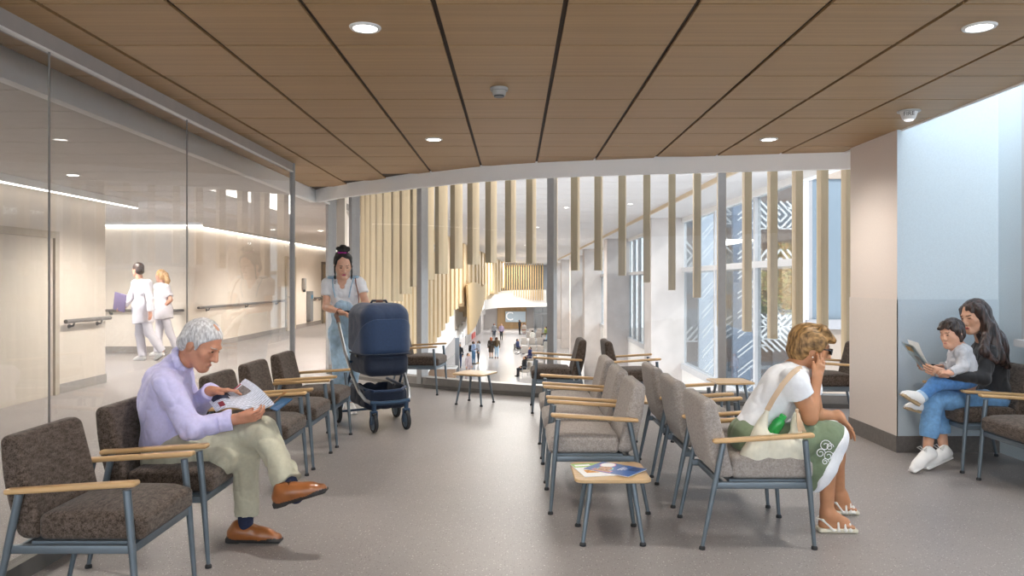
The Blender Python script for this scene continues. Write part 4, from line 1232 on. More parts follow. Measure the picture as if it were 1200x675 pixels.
# ---------------------------------------------------------------- 1. man with the newspaper
def build_man():
    base = V(-1.55, 4.2, 0)
    S0 = skin_mat('skin_man', '#c98e72'); lipm = mat('lip_man', '#b0705c', .5, noise=(40, .05)); bw = mat('brow_man', '#b9aca4', .7, noise=(90, .2))
    hc = P(236, 404, 4.16); f = V(.86, -.16, -.48); u = V(.48, 0, .88)
    shR = P(194, 450, 4.00); shL = P(210, 443, 4.34)
    elR = P(224, 502, 3.95); wrR = P(277, 491, 4.02); elL = P(229, 480, 4.38); wrL = P(247, 458.5, 4.22)
    ch = P(193, 466, 4.16); pv = P(196, 524, 4.17); nb = P(206, 428, 4.16)
    hR = P(208, 530, 4.06); kR = P(289, 527, 4.21); aR = P(288, 604, 4.23)
    hL = P(208, 526, 4.25); kL = P(309, 505, 4.14); aL = P(340, 568, 4.03)
    s = SDF(.02)
    head(s, hc, f, u, 1.06)
    F, U, Rr = hframe(f, u)
    s.rc(hc - U * .06 - F * .02, nb, .054, .062, k=.03)
    lat = shL - shR
    torso(s, ch, pv, lat, (.155, .14, .15), (.10, .10, .10))
    arm(s, shR, elR, wrR, 1, (.04, .032, .030, .027)); arm(s, shL, elL, wrL, 1, (.04, .032, .030, .027))
    hand(s, wrR + V(.012, 0, .0), V(.93, -.05, .16), V(-.05, .55, .55), True, (.75, .8, .85, .95), 1.0, thumb=V(.85, .1, .5))
    hand(s, wrL + V(.01, 0, 0), V(.98, .02, .06), V(.05, -.1, -1), False, (.08, .35, .45, .5), 1.0, thumb=V(.8, -.55, -.15))
    leg(s, hR, kR, aR); leg(s, hL, kL, aL)
    body = s.mesh('person', [S0, lipm, M_eye, bw], .0045, None, base)
    tag(body, 'white haired man in lilac shirt sitting cross legged reading a newspaper', 'person')
    # hair
    s = SDF(.012)
    hq = lambda a, b, c: hc + (F * a + Rr * b + U * c) * 1.06
    cutf = [(hq(.062, 0, .045), F * .9 - U * .55)]
    s.el(hq(-.018, 0, .035), (.112, .092, .108), (F, Rr, U), cuts=[(hq(.03, 0, .02), F * .75 - U * .66)])
    s.el(hq(-.06, 0, -.02), (.068, .080, .068), (F, Rr, U), cuts=[(hq(-.02, 0, 0), F)])
    s.el(hq(-.05, .055, .0), (.04, .032, .045), (F, Rr, U), cuts=[(hq(-.035, 0, 0), F)]); s.el(hq(-.05, -.055, .0), (.04, .032, .045), (F, Rr, U), cuts=[(hq(-.035, 0, 0), F)])
    s.rc(hq(.02, .076, .03), hq(.022, .078, -.015), .012, .007); s.rc(hq(.02, -.076, .03), hq(.022, -.078, -.015), .012, .007)
    s.el(hq(.045, 0, .135), (.045, .03, .026), (F, Rr, U), op='s', k=.01)
    s.mesh('hair', hair_mat('white_hair', '#a9a6a8', '#e9e8ea', (90, 90, 26), .6), .005, body, base, noise=[(.002, 20, 70, 20, 1), (.0015, 60, 90, 60, 0)])
    # shirt
    lil = mat('lilac_cotton', '#cbc6ee', .75, noise=(70, .05), sheen=.2)
    s = SDF(.03)
    bot = P(200, 524, 4.17)
    fw, up, la = torso(s, ch, pv + (ch - pv) * .12, lat, (.175, .165, .165), (.118, .125, .115), .012, .012)
    s.p = [(*q[:7], q[7] + [((bot.x, bot.y, bot.z), tuple(-(up * .98 + fw * .12)))]) for q in s.p]
    s.rc(shR, shL, .072, .072, k=.05); s.rc(ch + up * .10, nb - up * .005, .10, .072, k=.045)
    s.rc(shR, elR, .072, .064, k=.04); s.rc(elR, wrR - (wrR - elR) * .1, .064, .050, k=.03, flat=2)
    s.rc(shL, elL, .072, .064, k=.04); s.rc(elL, wrL - (wrL - elL) * .02, .062, .050, k=.03, flat=2)
    sh = s.mesh('shirt', lil, .0055, body, base, noise=[(.009, 8, 8, 6, 1), (.007, 15, 15, 11, 1), (.002, 40, 40, 40, 0)])
    s = SDF(.01)
    cd = unit(wrR - elR); c0_ = wrR - cd * .035
    s.rc(c0_ - cd * .055, c0_ + cd * .012, .052, .055, flat=3)
    s.mesh('cuff', lil, .005, sh, base, noise=[(.003, 20, 20, 20, 1)])
    cd2 = unit(wrL - elL); c1_ = wrL - cd2 * .005
    s = SDF(.01); s.rc(c1_ - cd2 * .045, c1_ + cd2 * .005, .051, .052, flat=3)
    s.mesh('cuff', lil, .005, sh, base, noise=[(.003, 20, 20, 20, 1)])
    s = SDF(.012)
    ax = unit(hc - nb); ring = []
    for i in range(13):
        a = 2 * PI * i / 12
        g1, g2 = F - ax * ax.dot(F), Rr
        g1 = unit(g1); 
        ring.append(nb + ax * (.040 - .018 * math.cos(a)) + g1 * .066 * math.cos(a) + g2 * .066 * math.sin(a))
    for i in range(12): s.rc(ring[i], ring[i+1], .013, .013); s.rc(ring[i] + ax * .02, ring[i+1] + ax * .02, .009, .009); 
    s.rc(ring[0], ring[0] - ax * .05 + g1 * .01, .012, .006)
    s.mesh('collar', lil, .005, sh, base)
    # trousers
    kh = mat('khaki_cotton', '#b9b5a0', .8, noise=(60, .06), sheen=.15)
    s = SDF(.035)
    s.el(pv - up * .01 + fw * .02, (.145, .19, .13), (fw, la, up), cuts=[((bot + up * .05), up)])
    s.el(P(190, 545, 4.10), (.11, .12, .085), k=.05)
    s.rc(hR, kR, .105, .078, k=.05); s.rc(kR, aR + V(.0, 0, .01), .076, .070, k=.03, flat=2)
    s.rc(hL, kL, .105, .078, k=.05); s.rc(kL, aL - unit(aL - kL) * .02, .076, .072, k=.03, flat=2)
    s.rc(P(262, 540, 4.1), kR, .075, .07, k=.04)
    s.mesh('trousers', kh, .0055, body, base, noise=[(.011, 8, 8, 5, 1), (.006, 16, 16, 11, 1), (.002, 40, 40, 40, 0)])
    s = SDF(.01)
    s.rc(aR + V(0, 0, .04), aR - V(0, 0, .06), .044, .040)
    s.mesh('sock', mat('navy_sock', '#1b2440', .85, noise=(80, .15)), .005, body, base)
    s = SDF(.01); dl = unit(aL - kL); s.rc(aL - dl * .05, aL + dl * .07, .045, .040)
    s.mesh('sock', mat('navy_sock', '#1b2440'), .005, body, base)
    tan = mat('tan_leather', '#93592f', .32, noise=(14, .18), coat=.25); sole = mat('shoe_sole', '#2c2a2a', .6, noise=(30, .1)); lace = mat('shoe_lace', '#4a2a1a', .7, noise=(60, .1))
    for heel, d, up_, L in ((Pz(266, 4.24, .002), V(1, -.03, 0), V(0, 0, 1), .315), (P(323, 594, 4.0), V(.93, -.08, .30), V(-.31, -.05, .94), .30)):
        s = SDF(.015); q = shoe(s, heel, d, up_, L, 1.06, (0, 1), .95, .07)
        s.setm(1); s.bx(q(.12, 0, .012), (.036, .035, .014), .004, (unit(d), unit(d).cross(unit(up_)), unit(up_)))
        so = s.mesh('shoe', [tan, sole], .0045, body, base)
        mb = MB()
        for i in range(3):
            for sg in (1, -1):
                mb.tube([q(.40 + .05 * i, .026 * sg, .088 - .010 * i) - base, q(.425 + .05 * i, 0, .096 - .010 * i) - base, q(.45 + .05 * i, -.026 * sg, .082 - .010 * i) - base], .0026, 6)
        for sg in (1, -1): mb.tube([q(.40, 0, .098) - base, q(.38, .02 * sg, .112) - base, q(.42, .035 * sg, .100) - base], .0026, 6)
        mb.build('laces', lace, so)
    return body
build_man()
# newspaper
def build_paper():
    A = P(237, 464, 4.36); B = P(253, 482, 4.10); Cc = P(322, 475, 4.05); D = P(288, 447, 4.32)
    base = (A + B + Cc + D) / 4
    t = thing('newspaper', 'open newspaper with a dark picture held by the seated man', 'newspaper', base)
    up = V(-.1, -.25, .95).normalized()
    def surf(u_, v_, lift=0):
        p = A * (1-u_) * (1-v_) + Cc * u_ * v_ + D * u_ * (1-v_) + B * (1-u_) * v_
        wv = .030 * math.sin(u_ * PI * 2.2) * (1 - .4 * v_) + .02 * math.sin(v_ * PI) + (.035 * max(0, u_ - .45) * (1 - v_) * 4 * (1 - u_))
        return p - base + up * (wv + lift)
    m = bpy.data.materials.new('newsprint'); m.use_nodes = True
    nt = m.node_tree; b = nt.nodes['Principled BSDF']; b.inputs['Roughness'].default_value = .85
    tc = nt.nodes.new('ShaderNodeTexCoord'); br = nt.nodes.new('ShaderNodeTexBrick')
    br.inputs['Color1'].default_value = (*lin('#7e8496'), 1); br.inputs['Color2'].default_value = (*lin('#9ba1b2'), 1); br.inputs['Mortar'].default_value = (*lin('#dde2f0'), 1)
    br.inputs['Scale'].default_value = 1; br.inputs['Brick Width'].default_value = .055; br.inputs['Row Height'].default_value = .011; br.inputs['Mortar Size'].default_value = .0042
    nt.links.new(tc.outputs['Object'], br.inputs['Vector']); nt.links.new(br.outputs['Color'], b.inputs['Base Color'])
    mb = MB(); mb.sheet(lambda a, c: surf(a, c), 20, 10); o = mb.build('page', m, t)
    mb = MB(); mb.sheet(lambda a, c: surf(a, .03 + .96 * c, -.007), 20, 10); mb.build('page', mat('newsprint_plain', '#dfe3ee', .85, noise=(60, .08)), t)
    def deco(nm, ua, va, ub, vb, mm):
        q = MB(); q.sheet(lambda a, c: surf(ua + (ub-ua)*a, va + (vb-va)*c, .0022), 8, 5); q.build(nm, mm, o)
    pic = mat('news_picture', '#3b4054', .7, noise=(45, .6))
    deco('picture', .04, .12, .36, .72, mat('news_dark', '#333a52', .7, noise=(35, .25))); deco('picture', .22, .18, .42, .6, pic)
    deco('picture', .62, .12, .86, .48, mat('news_photo', '#77706f', .7, noise=(60, .5))); deco('headline', .52, .02, .86, .07, mat('news_red', '#a6344a', .7, noise=(50, .3)))
    deco('picture', .10, .80, .20, .95, mat('news_red2', '#8a3440', .7, noise=(50, .3)))
    # dark folded supplement peeping from under the right hand
    base2 = P(330, 470, 4.1)
    t2 = thing('folded_leaflet', 'dark blue and tan folded leaflet under the newspaper by his hand', 'leaflet', base2)
    q4 = [P(316, 478, 4.06), P(325, 481, 4.06), P(343, 467, 4.14), P(330, 466, 4.16)]
    mb = MB(); mb.slab([p - base2 for p in q4], (0, 0, -.005)); mb.build('cover', mat('leaflet_blue', '#2b5479', .5, noise=(30, .15)), t2, smooth=0)
    mb = MB(); mb.slab([p - base2 + V(-.006, 0, .008) for p in (q4[0], q4[3], P(338, 461, 4.16), P(334, 461, 4.15))], (0, 0, -.002)); mb.build('page', mat('leaflet_tan', '#c98f57', .6, noise=(30, .1)), t2, smooth=0)
build_paper()

# ---------------------------------------------------------------- 2. woman in the white T-shirt
def build_lady():
    base = V(1.65, 4.45, 0)
    S0 = skin_mat('skin_lady', '#c08a66'); lipm = mat('lip_lady', '#a9655a', .5, noise=(40, .05)); bw = mat('brow_lady', '#6d5138', .7, noise=(90, .2))
    hc = P(950, 408, 4.42); f = V(.95, -.08, -.20); u = V(.2, -.02, .97)
    F, U, Rr = hframe(f, u)
    shR = P(930, 445, 4.26); shL = P(948, 443, 4.56)
    elR = P(949, 489, 4.28); wrR = P(957, 444, 4.33); elL = P(957, 488, 4.60); wrL = P(984, 488, 4.57)
    ch = P(913, 458, 4.42); pv = P(880, 512, 4.42); nb = P(931, 430, 4.42)
    hR = P(888, 520, 4.32); kR = P(970, 511, 4.36); aR = P(969, 600, 4.40)
    hL = P(888, 520, 4.52); kL = P(978, 509, 4.62); aL = P(983, 578, 4.74)
    lat = shL - shR
    s = SDF(.02)
    head(s, hc, f, u, 1.0, female=True)
    s.rc(hc - U * .06 - F * .02, nb, .046, .056, k=.03)
    torso(s, ch, pv, lat, (.145, .12, .15), (.095, .095, .10))
    s.rc(shR, shL, .05, .05)
    arm(s, shR, elR, wrR, 1.0, (.052, .044, .041, .027)); arm(s, shL, elL, wrL, 1.0, (.05, .042, .038, .027))
    hand(s, wrR, V(.30, .08, .93), V(-.45, .8, .2), True, (.35, .35, .35, .35), .98, thumb=V(-.1, .2, .97))
    hand(s, wrL, V(.60, -.06, -.80), V(-.8, 0, -.5), False, (.30, .25, .35, .45), .98, thumb=V(.45, -.55, -.65), spread=.10)
    leg(s, hR, kR, aR, 1.0, (.085, .058, .055, .036)); leg(s, hL, kL, aL, 1.0, (.085, .058, .055, .036))
    for (an, tip, hl) in ((aR, Pz(1001, 4.40, .045), Pz(960, 4.41, .05)), (aL, Pz(1003, 4.74, .045), Pz(976, 4.75, .05))):
        s.rc(an, hl + V(.035, 0, 0), .036, .036, k=.02)
        s.rc(an + V(.02, 0, -.02), tip + V(-.055, 0, .01), .038, .030, k=.03); s.rc(hl + V(.03, 0, -.01), tip + V(-.06, 0, -.01), .030, .030, k=.02)
        for i in range(5):
            o = (i - 2) * .0155
            s.rc(tip + V(-.055, o, -.004), tip + V(-.006 - .007 * abs(i - 1.5), o * 1.1, -.012), .0105, .0085, k=.004)
    body = s.mesh('person', [S0, lipm, M_eye, bw], .0045, None, base)
    tag(body, 'short haired woman in white T-shirt and green skirt resting her chin on her hand', 'person')
    hq = lambda a, b, c: hc + (F * a + Rr * b + U * c)
    s = SDF(.02)
    s.el(hq(-.02, 0, .042), (.120, .098, .105), (F, Rr, U), cuts=[(hq(.055, 0, .02), F * .75 - U * .66)])
    s.el(hq(-.055, 0, -.012), (.075, .083, .085), (F, Rr, U), cuts=[(hq(-.012, 0, 0), F)])
    s.rc(hq(-.085, 0, -.03), hq(-.07, 0, -.075), .05, .035)
    for b_ in (-.06, -.03, 0, .03, .06): s.rc(hq(.03, b_, .118), hq(.105, b_ * .8, .068), .028, .016)
    for sg in (1, -1): s.rc(hq(.03, .078 * sg, .06), hq(.03, .083 * sg, .0), .02, .010)
    s.mesh('hair', hair_mat('honey_hair', '#59401f', '#b58c58', (28, 130, 28), .5), .005, body, base, noise=[(.003, 14, 60, 14, 1), (.002, 30, 110, 30, 1)])
    # sunglasses
    mb = MB()
    for sg in (1, -1):
        mb.rbox((-.004, -.024, -.018), (.004, .024, .018), .003, 2, Matrix.Translation(hq(.104, .033 * sg, .004) - base) @ Matrix((tuple([F.x, Rr.x, U.x, 0]), tuple([F.y, Rr.y, U.y, 0]), tuple([F.z, Rr.z, U.z, 0]), (0, 0, 0, 1))))
        mb.tube([hq(.104, .057 * sg, .010) - base, hq(.075, .078 * sg, .012) - base, hq(-.005, .084 * sg, .005) - base], .0035, 6)
    mb.tube([hq(.106, .012, .008) - base, hq(.106, -.012, .008) - base], .003, 6)
    mb.build('sunglasses', mat('black_acetate', '#15161a', .15, noise=(30, .1)), body)
    mb = MB(); mb.lathe([(.001, -.005), (.006, 0), (.001, .005)], 10, Matrix.Translation(hq(-.005, .088, -.046) - base)); mb.build('earring', mat('pearl', '#e9e6e2', .2, noise=(60, .03)), body)
    # T-shirt
    ws = mat('white_cotton', '#eef0f5', .75, noise=(60, .03), sheen=.15)
    s = SDF(.03)
    fw, up, la = torso(s, ch, pv + (ch - pv) * .10, lat, (.158, .140, .150), (.108, .112, .115), .010)
    bot = P(876, 503, 4.42)
    s.p = [(*q[:7], q[7] + [((bot.x, bot.y, bot.z), tuple(-(up * .9 + fw * .3)))]) for q in s.p]
    s.rc(shR, shL, .066, .066, k=.05); s.rc(ch + up * .08, nb - up * .01, .095, .062, k=.05)
    s.rc(shR, shR + (elR - shR) * .42, .070, .068, k=.03, flat=2); s.rc(shL, shL + (elL - shL) * .42, .068, .066, k=.03, flat=2)
    sh = s.mesh('t_shirt', ws, .0055, body, base, noise=[(.008, 8, 8, 6, 1), (.004, 18, 18, 14, 1)])
    # skirt
    gr = mat('sage_cotton', '#76866a', .8, noise=(50, .08), sheen=.15)
    hp = P(970, 540, 4.4); hn = V(.90, 0, -.44).normalized()
    def skirt(inf):
        s = SDF(.06)
        s.el(pv + fw * .01, (.140 + inf, .175 + inf, .12 + inf), (fw, la, up), cuts=[(bot + up * .035, up)])
        s.rc(hR, kR + V(.03, 0, 0), .112 + inf, .078 + inf); s.rc(hL, kL + V(.03, 0, 0), .112 + inf, .076 + inf)
        for fr in (.25, .6, 1.0):
            a_ = hR + (kR - hR) * fr; b_ = hL + (kL - hL) * fr; s.rc(a_, b_, .095 - .02 * fr + inf, .095 - .02 * fr + inf)
        for (ax_, az_, r0) in ((935, 535, .075), (952, 548, .068), (962, 545, .066), (956, 565, .055), (972, 524, .070), (967, 538, .068), (962, 553, .062)):
            s.rc(P(ax_, az_, 4.36), P(ax_ + 8, az_ - 8, 4.60), r0 + inf, r0 + inf)
        return s
    s = skirt(0)
    s.p = [(*q[:7], q[7] + [(hp, hn)]) for q in s.p]
    sk = s.mesh('skirt', gr, .0055, body, base, noise=[(.005, 9, 9, 3, 1), (.003, 18, 18, 6, 1)])
    s = skirt(.004)
    s.p = [(*q[:7], q[7] + [(hp + hn * .012, hn), (hp - hn * .026, -hn)]) for q in s.p]
    s.mesh('hem_band', ws, .0055, sk, base, noise=[(.005, 9, 9, 3, 1)])
    # white scrolled embroidery on the skirt
    mb = MB(); c = P(966, 528, 4.25)
    for j, (ox, oz, r0) in enumerate(((0, .03, .035), (.02, -.03, .03), (-.03, -.01, .028), (.03, .02, .022), (0, -.06, .02))):
        mb.tube([c - base + V(ox + r0 * (1 - k / 22) * math.cos(k * .55), -.012 + .35 * (ox - .0), oz + r0 * (1 - k / 22) * math.sin(k * .55)) for k in range(17)], .0022, 5)
    mb.build('embroidery', ws, sk)
    # sandals
    sw = mat('white_leather', '#ecebe6', .4, noise=(30, .03)); cork = mat('sandal_sole', '#d9d3c0', .6, noise=(40, .06))
    for tip, hl in ((Pz(1001, 4.40, 0), Pz(960, 4.41, 0)), (Pz(1003, 4.74, 0), Pz(976, 4.75, 0))):
        s = SDF(.01); d = unit(tip - hl); sd = V(-d.y, d.x, 0); L = (tip - hl).length
        m0 = hl + d * L * .5
        s.setm(1); s.bx(m0 + V(0, 0, .014), (L * .5 + .012, .042, .013), .011, (d, sd, V(0, 0, 1)))
        s.setm(0)
        for fr, z, ww in ((.68, .066, .047), (.48, .092, .046), (.82, .05, .046)):
            c = hl + d * L * fr
            s.rc(c - sd * ww + V(0, 0, .02), c - sd * .024 + V(0, 0, z), .007, .007); s.rc(c - sd * .024 + V(0, 0, z), c + sd * .024 + V(0, 0, z), .007, .007); s.rc(c + sd * ww + V(0, 0, .02), c + sd * .024 + V(0, 0, z), .007, .007)
        for sg in (1, -1):
            s.rc(hl + d * L * .35 + sd * .043 * sg + V(0, 0, .02), hl + d * .01 + sd * .034 * sg + V(0, 0, .075), .006, .006)
            s.rc(hl + d * .01 + sd * .034 * sg + V(0, 0, .075), hl - d * .012 + V(0, 0, .075), .006, .006)
            s.rc(hl + d * L * .48 - sd * .02 * sg + V(0, 0, .095), hl + d * L * .68 + sd * .02 * sg + V(0, 0, .07), .006, .006)
        s.mesh('sandal', [sw, cork], .0042, body, base)
build_lady()
def build_bag():
    base = P(903, 540, 4.24)
    cv = mat('cream_canvas', '#e2decd', .85, noise=(40, .05), sheen=.1); strap = mat('tan_strap', '#d3b697', .6, noise=(30, .05))
    s = SDF(.03)
    s.rc(P(888, 531, 4.22), P(930, 533, 4.22), .065, .062, k=.05)
    s.rc(P(880, 537, 4.22), P(899, 482, 4.22), .058, .016, k=.04)
    s.rc(P(932, 533, 4.22), P(934, 486, 4.22), .055, .018, k=.04)
    s.rc(P(897, 515, 4.20), P(925, 520, 4.20), .045, .045, k=.05)
    s.rc(P(907, 500, 4.235), P(922, 502, 4.235), .014, .016, op='s', k=.02); s.rc(P(915, 494, 4.235), P(915, 508, 4.235), .03, .014, op='s', k=.02)
    bag = s.mesh('handbag', cv, .005, None, base, noise=[(.008, 9, 9, 6, 1), (.003, 24, 24, 20, 0)])
    tag(bag, 'slouchy cream canvas shoulder bag on the chair beside the seated woman', 'bag')
    def band(pts, w):
        mb = MB(); pts = [p - base for p in pts]
        vs = []; n = len(pts)
        for i, p in enumerate(pts):
            d = unit(pts[min(i+1, n-1)] - pts[max(i-1, 0)]); sd = d.cross(V(0, -1, .15)).normalized()
            vs += [p - sd * w, p + sd * w]
        fs = [(2*i, 2*i+1, 2*i+3, 2*i+2) for i in range(n-1)]
        for v, off in ((vs, 0), (vs, .004)): mb.add([p + V(0, off, 0) for p in v], fs)
        return mb
    band([P(899, 481, 4.20), P(906, 468, 4.17), P(917, 451, 4.165), P(928, 438, 4.175), P(935, 432.5, 4.21), P(940, 431, 4.28)], .014).build('strap', strap, bag)
    mb = MB()
    for k in range(7): 
        mb.tube([P(934, 482, 4.185) - base, P(934 + k * .9, 494, 4.165) - base, P(936 + k * 1.4, 506, 4.16) - base], [.004, .003, .0025], 6)
    mb.lathe([(.001, -.012), (.010, -.008), (.010, .008), (.001, .012)], 10, Matrix.Translation(P(934, 481, 4.185) - base)); mb.build('tassel', strap, bag)
    b0 = P(915, 492, 4.235)
    t = thing('drink_bottle', 'green plastic bottle sticking out of the cream shoulder bag', 'bottle', b0)
    gm = mat('green_plastic', '#1f9a45', .2, noise=(20, .15), coat=.4)
    Mx = R('Y', 28) @ R('X', 15)
    mb = MB(); mb.lathe([(.030, -.13), (.033, -.125), (.033, -.03), (.031, -.015), (.026, .0), (.016, .012)], 20, Mx); mb.build('bottle_body', gm, t)
    mb = MB(); mb.lathe([(.017, .010), (.019, .012), (.019, .030), (.016, .033)], 16, Mx); mb.build('cap', mat('green_cap', '#35b558', .35, noise=(30, .08)), t)
build_bag()

# ---------------------------------------------------------------- 3. mother and child
def build_mother():
    base = V(3.25, 5.85, 0)
    S0 = skin_mat('skin_mother', '#d3a286'); lipm = mat('lip_mother', '#b05a58', .45, noise=(40, .05)); bw = mat('brow_mother', '#2a2020', .7, noise=(90, .2))
    hc = P(1142, 371, 5.98); f = V(-.90, -.30, -.20); u = V(-.16, .02, .98)
    F, U, Rr = hframe(f, u)
    shL = P(1158, 413, 5.86); shR = P(1150, 411, 6.20)
    elL = P(1152, 444, 5.78); wrL = P(1106, 438, 5.74); elR = P(1118, 436, 6.30); wrR = P(1090, 432, 6.16)
    ch = P(1160, 424, 6.04); pv = P(1166, 466, 6.04); nb = P(1153, 402, 6.04)
    hL = P(1160, 472, 5.95); kL = P(1094, 467, 5.86); aL = P(1087, 527, 5.84)
    hR = P(1160, 472, 6.13); kR = P(1098, 465, 6.06); aR = P(1106, 526, 5.98)
    lat = shL - shR
    s = SDF(.02)
    head(s, hc, f, u, 1.04, female=True)
    s.rc(hc - U * .06 - F * .02, nb, .046, .056, k=.03)
    torso(s, ch, pv, lat, (.14, .115, .15), (.095, .09, .10))
    arm(s, shL, elL, wrL, .96); arm(s, shR, elR, wrR, .96)
    hand(s, wrL, V(-.92, .05, .22), V(.0, .85, .4), False, (.55, .6, .65, .7), .98, thumb=V(-.9, .2, .35))
    hand(s, wrR, V(-.85, -.1, .25), V(0, -.85, .4), True, (.55, .6, .65, .7), .98, thumb=V(-.8, -.1, .5))
    leg(s, hL, kL, aL); leg(s, hR, kR, aR)
    body = s.mesh('person', [S0, lipm, M_eye, bw], .0048, None, base)
    tag(body, 'long haired woman in black top and blue jeans reading to the child on her lap', 'person')
    hq = lambda a, b, c: hc + (F * a + Rr * b + U * c) * 1.04
    hm = hair_mat('long_dark_hair', '#17110f', '#4d3832', (60, 60, 5), .38)
    s = SDF(.03)
    s.el(hq(-.022, 0, .040), (.112, .092, .102), (F, Rr, U), cuts=[(hq(.060, 0, .03), F * .85 - U * .52)])
    s.rc(hq(-.05, 0, .0), P(1166, 408, 6.0), .085, .095); s.rc(P(1164, 400, 5.98), P(1174, 424, 5.96), .09, .055)
    s.rc(P(1158, 385, 5.90), P(1171, 420, 5.85), .06, .045); s.rc(P(1171, 420, 5.86), P(1181, 430, 5.88), .045, .022)
    s.rc(hq(.02, -.075, .06), hq(-.01, -.085, -.08), .03, .035); s.rc(hq(-.01, -.085, -.08), P(1153, 412, 5.80), .038, .032)
    s.rc(P(1153, 412, 5.80), P(1166, 424, 5.79), .034, .026)
    s.rc(hq(.02, .072, .06), hq(-.005, .082, -.09), .028, .03)
    s.mesh('hair', hm, .0055, body, base, noise=[(.004, 34, 34, 5, 1), (.003, 80, 80, 9, 1)])
    bk = mat('black_jersey', '#1d1c1f', .8, noise=(50, .12), sheen=.2)
    s = SDF(.035)
    fw, up, la = torso(s, ch, pv + (ch - pv) * .05, lat, (.155, .135, .16), (.108, .105, .112), .010)
    s.rc(shR, shL, .064, .064, k=.05); s.rc(ch + up * .08, nb - up * .005, .09, .062, k=.04)
    s.rc(shL, elL, .064, .056, k=.04); s.rc(elL, wrL - unit(wrL - elL) * .02, .054, .040, k=.03, flat=2)
    s.rc(shR, elR, .064, .054, k=.04); s.rc(elR, wrR - unit(wrR - elR) * .02, .054, .040, k=.03, flat=2)
    s.mesh('top', bk, .006, body, base, noise=[(.008, 9, 9, 7, 1), (.004, 20, 20, 18, 1)])
    dn = mat('blue_denim', '#6f9cc8', .85, noise=(38, .16), sheen=.1)
    s = SDF(.035)
    s.el(pv, (.125, .165, .11), (fw, la, up)); s.rc(hL, kL, .10, .075, k=.05); s.rc(hR, kR, .10, .075, k=.05)
    s.rc(kL, P(1088, 513, 5.84), .074, .068, k=.03, flat=2); s.rc(kR, P(1103, 508, 6.0), .074, .066, k=.03, flat=2)
    s.mesh('jeans', dn, .0055, body, base, noise=[(.007, 9, 9, 6, 1), (.003, 22, 22, 22, 0)])
    wl = mat('white_sneaker', '#eceae8', .45, noise=(25, .03)); rs = mat('sneaker_sole', '#f3f1ee', .5, noise=(30, .03)); lc = mat('white_lace', '#d9d7d4', .7, noise=(40, .05))
    for toe, heel in ((Pz(1067.5, 5.74, .004), P(1098, 536, 5.82)), (Pz(1083, 5.84, .004), P(1115, 535.5, 5.98))):
        d = unit(toe - heel); up_ = V(0, 0, 1) - d * d.z
        s = SDF(.015); q = shoe(s, heel, d, up_, (toe - heel).length, 1.0, (0, 1), 1.0, .07)
        so = s.mesh('sneaker', [wl, rs], .0048, body, base)
        mb = MB()
        for i in range(4):
            for sg in (1, -1): mb.tube([q(.36 + .07*i, .026*sg, .098 - .011*i) - base, q(.40 + .07*i, -.024*sg, .092 - .011*i) - base], .003, 6)
        for sg in (1, -1): mb.tube([q(.36, 0, .105) - base, q(.33, .03*sg, .13) - base, q(.40, .045*sg, .125) - base, q(.38, .01*sg, .105) - base], .003, 6)
        mb.build('laces', lc, so)
build_mother()
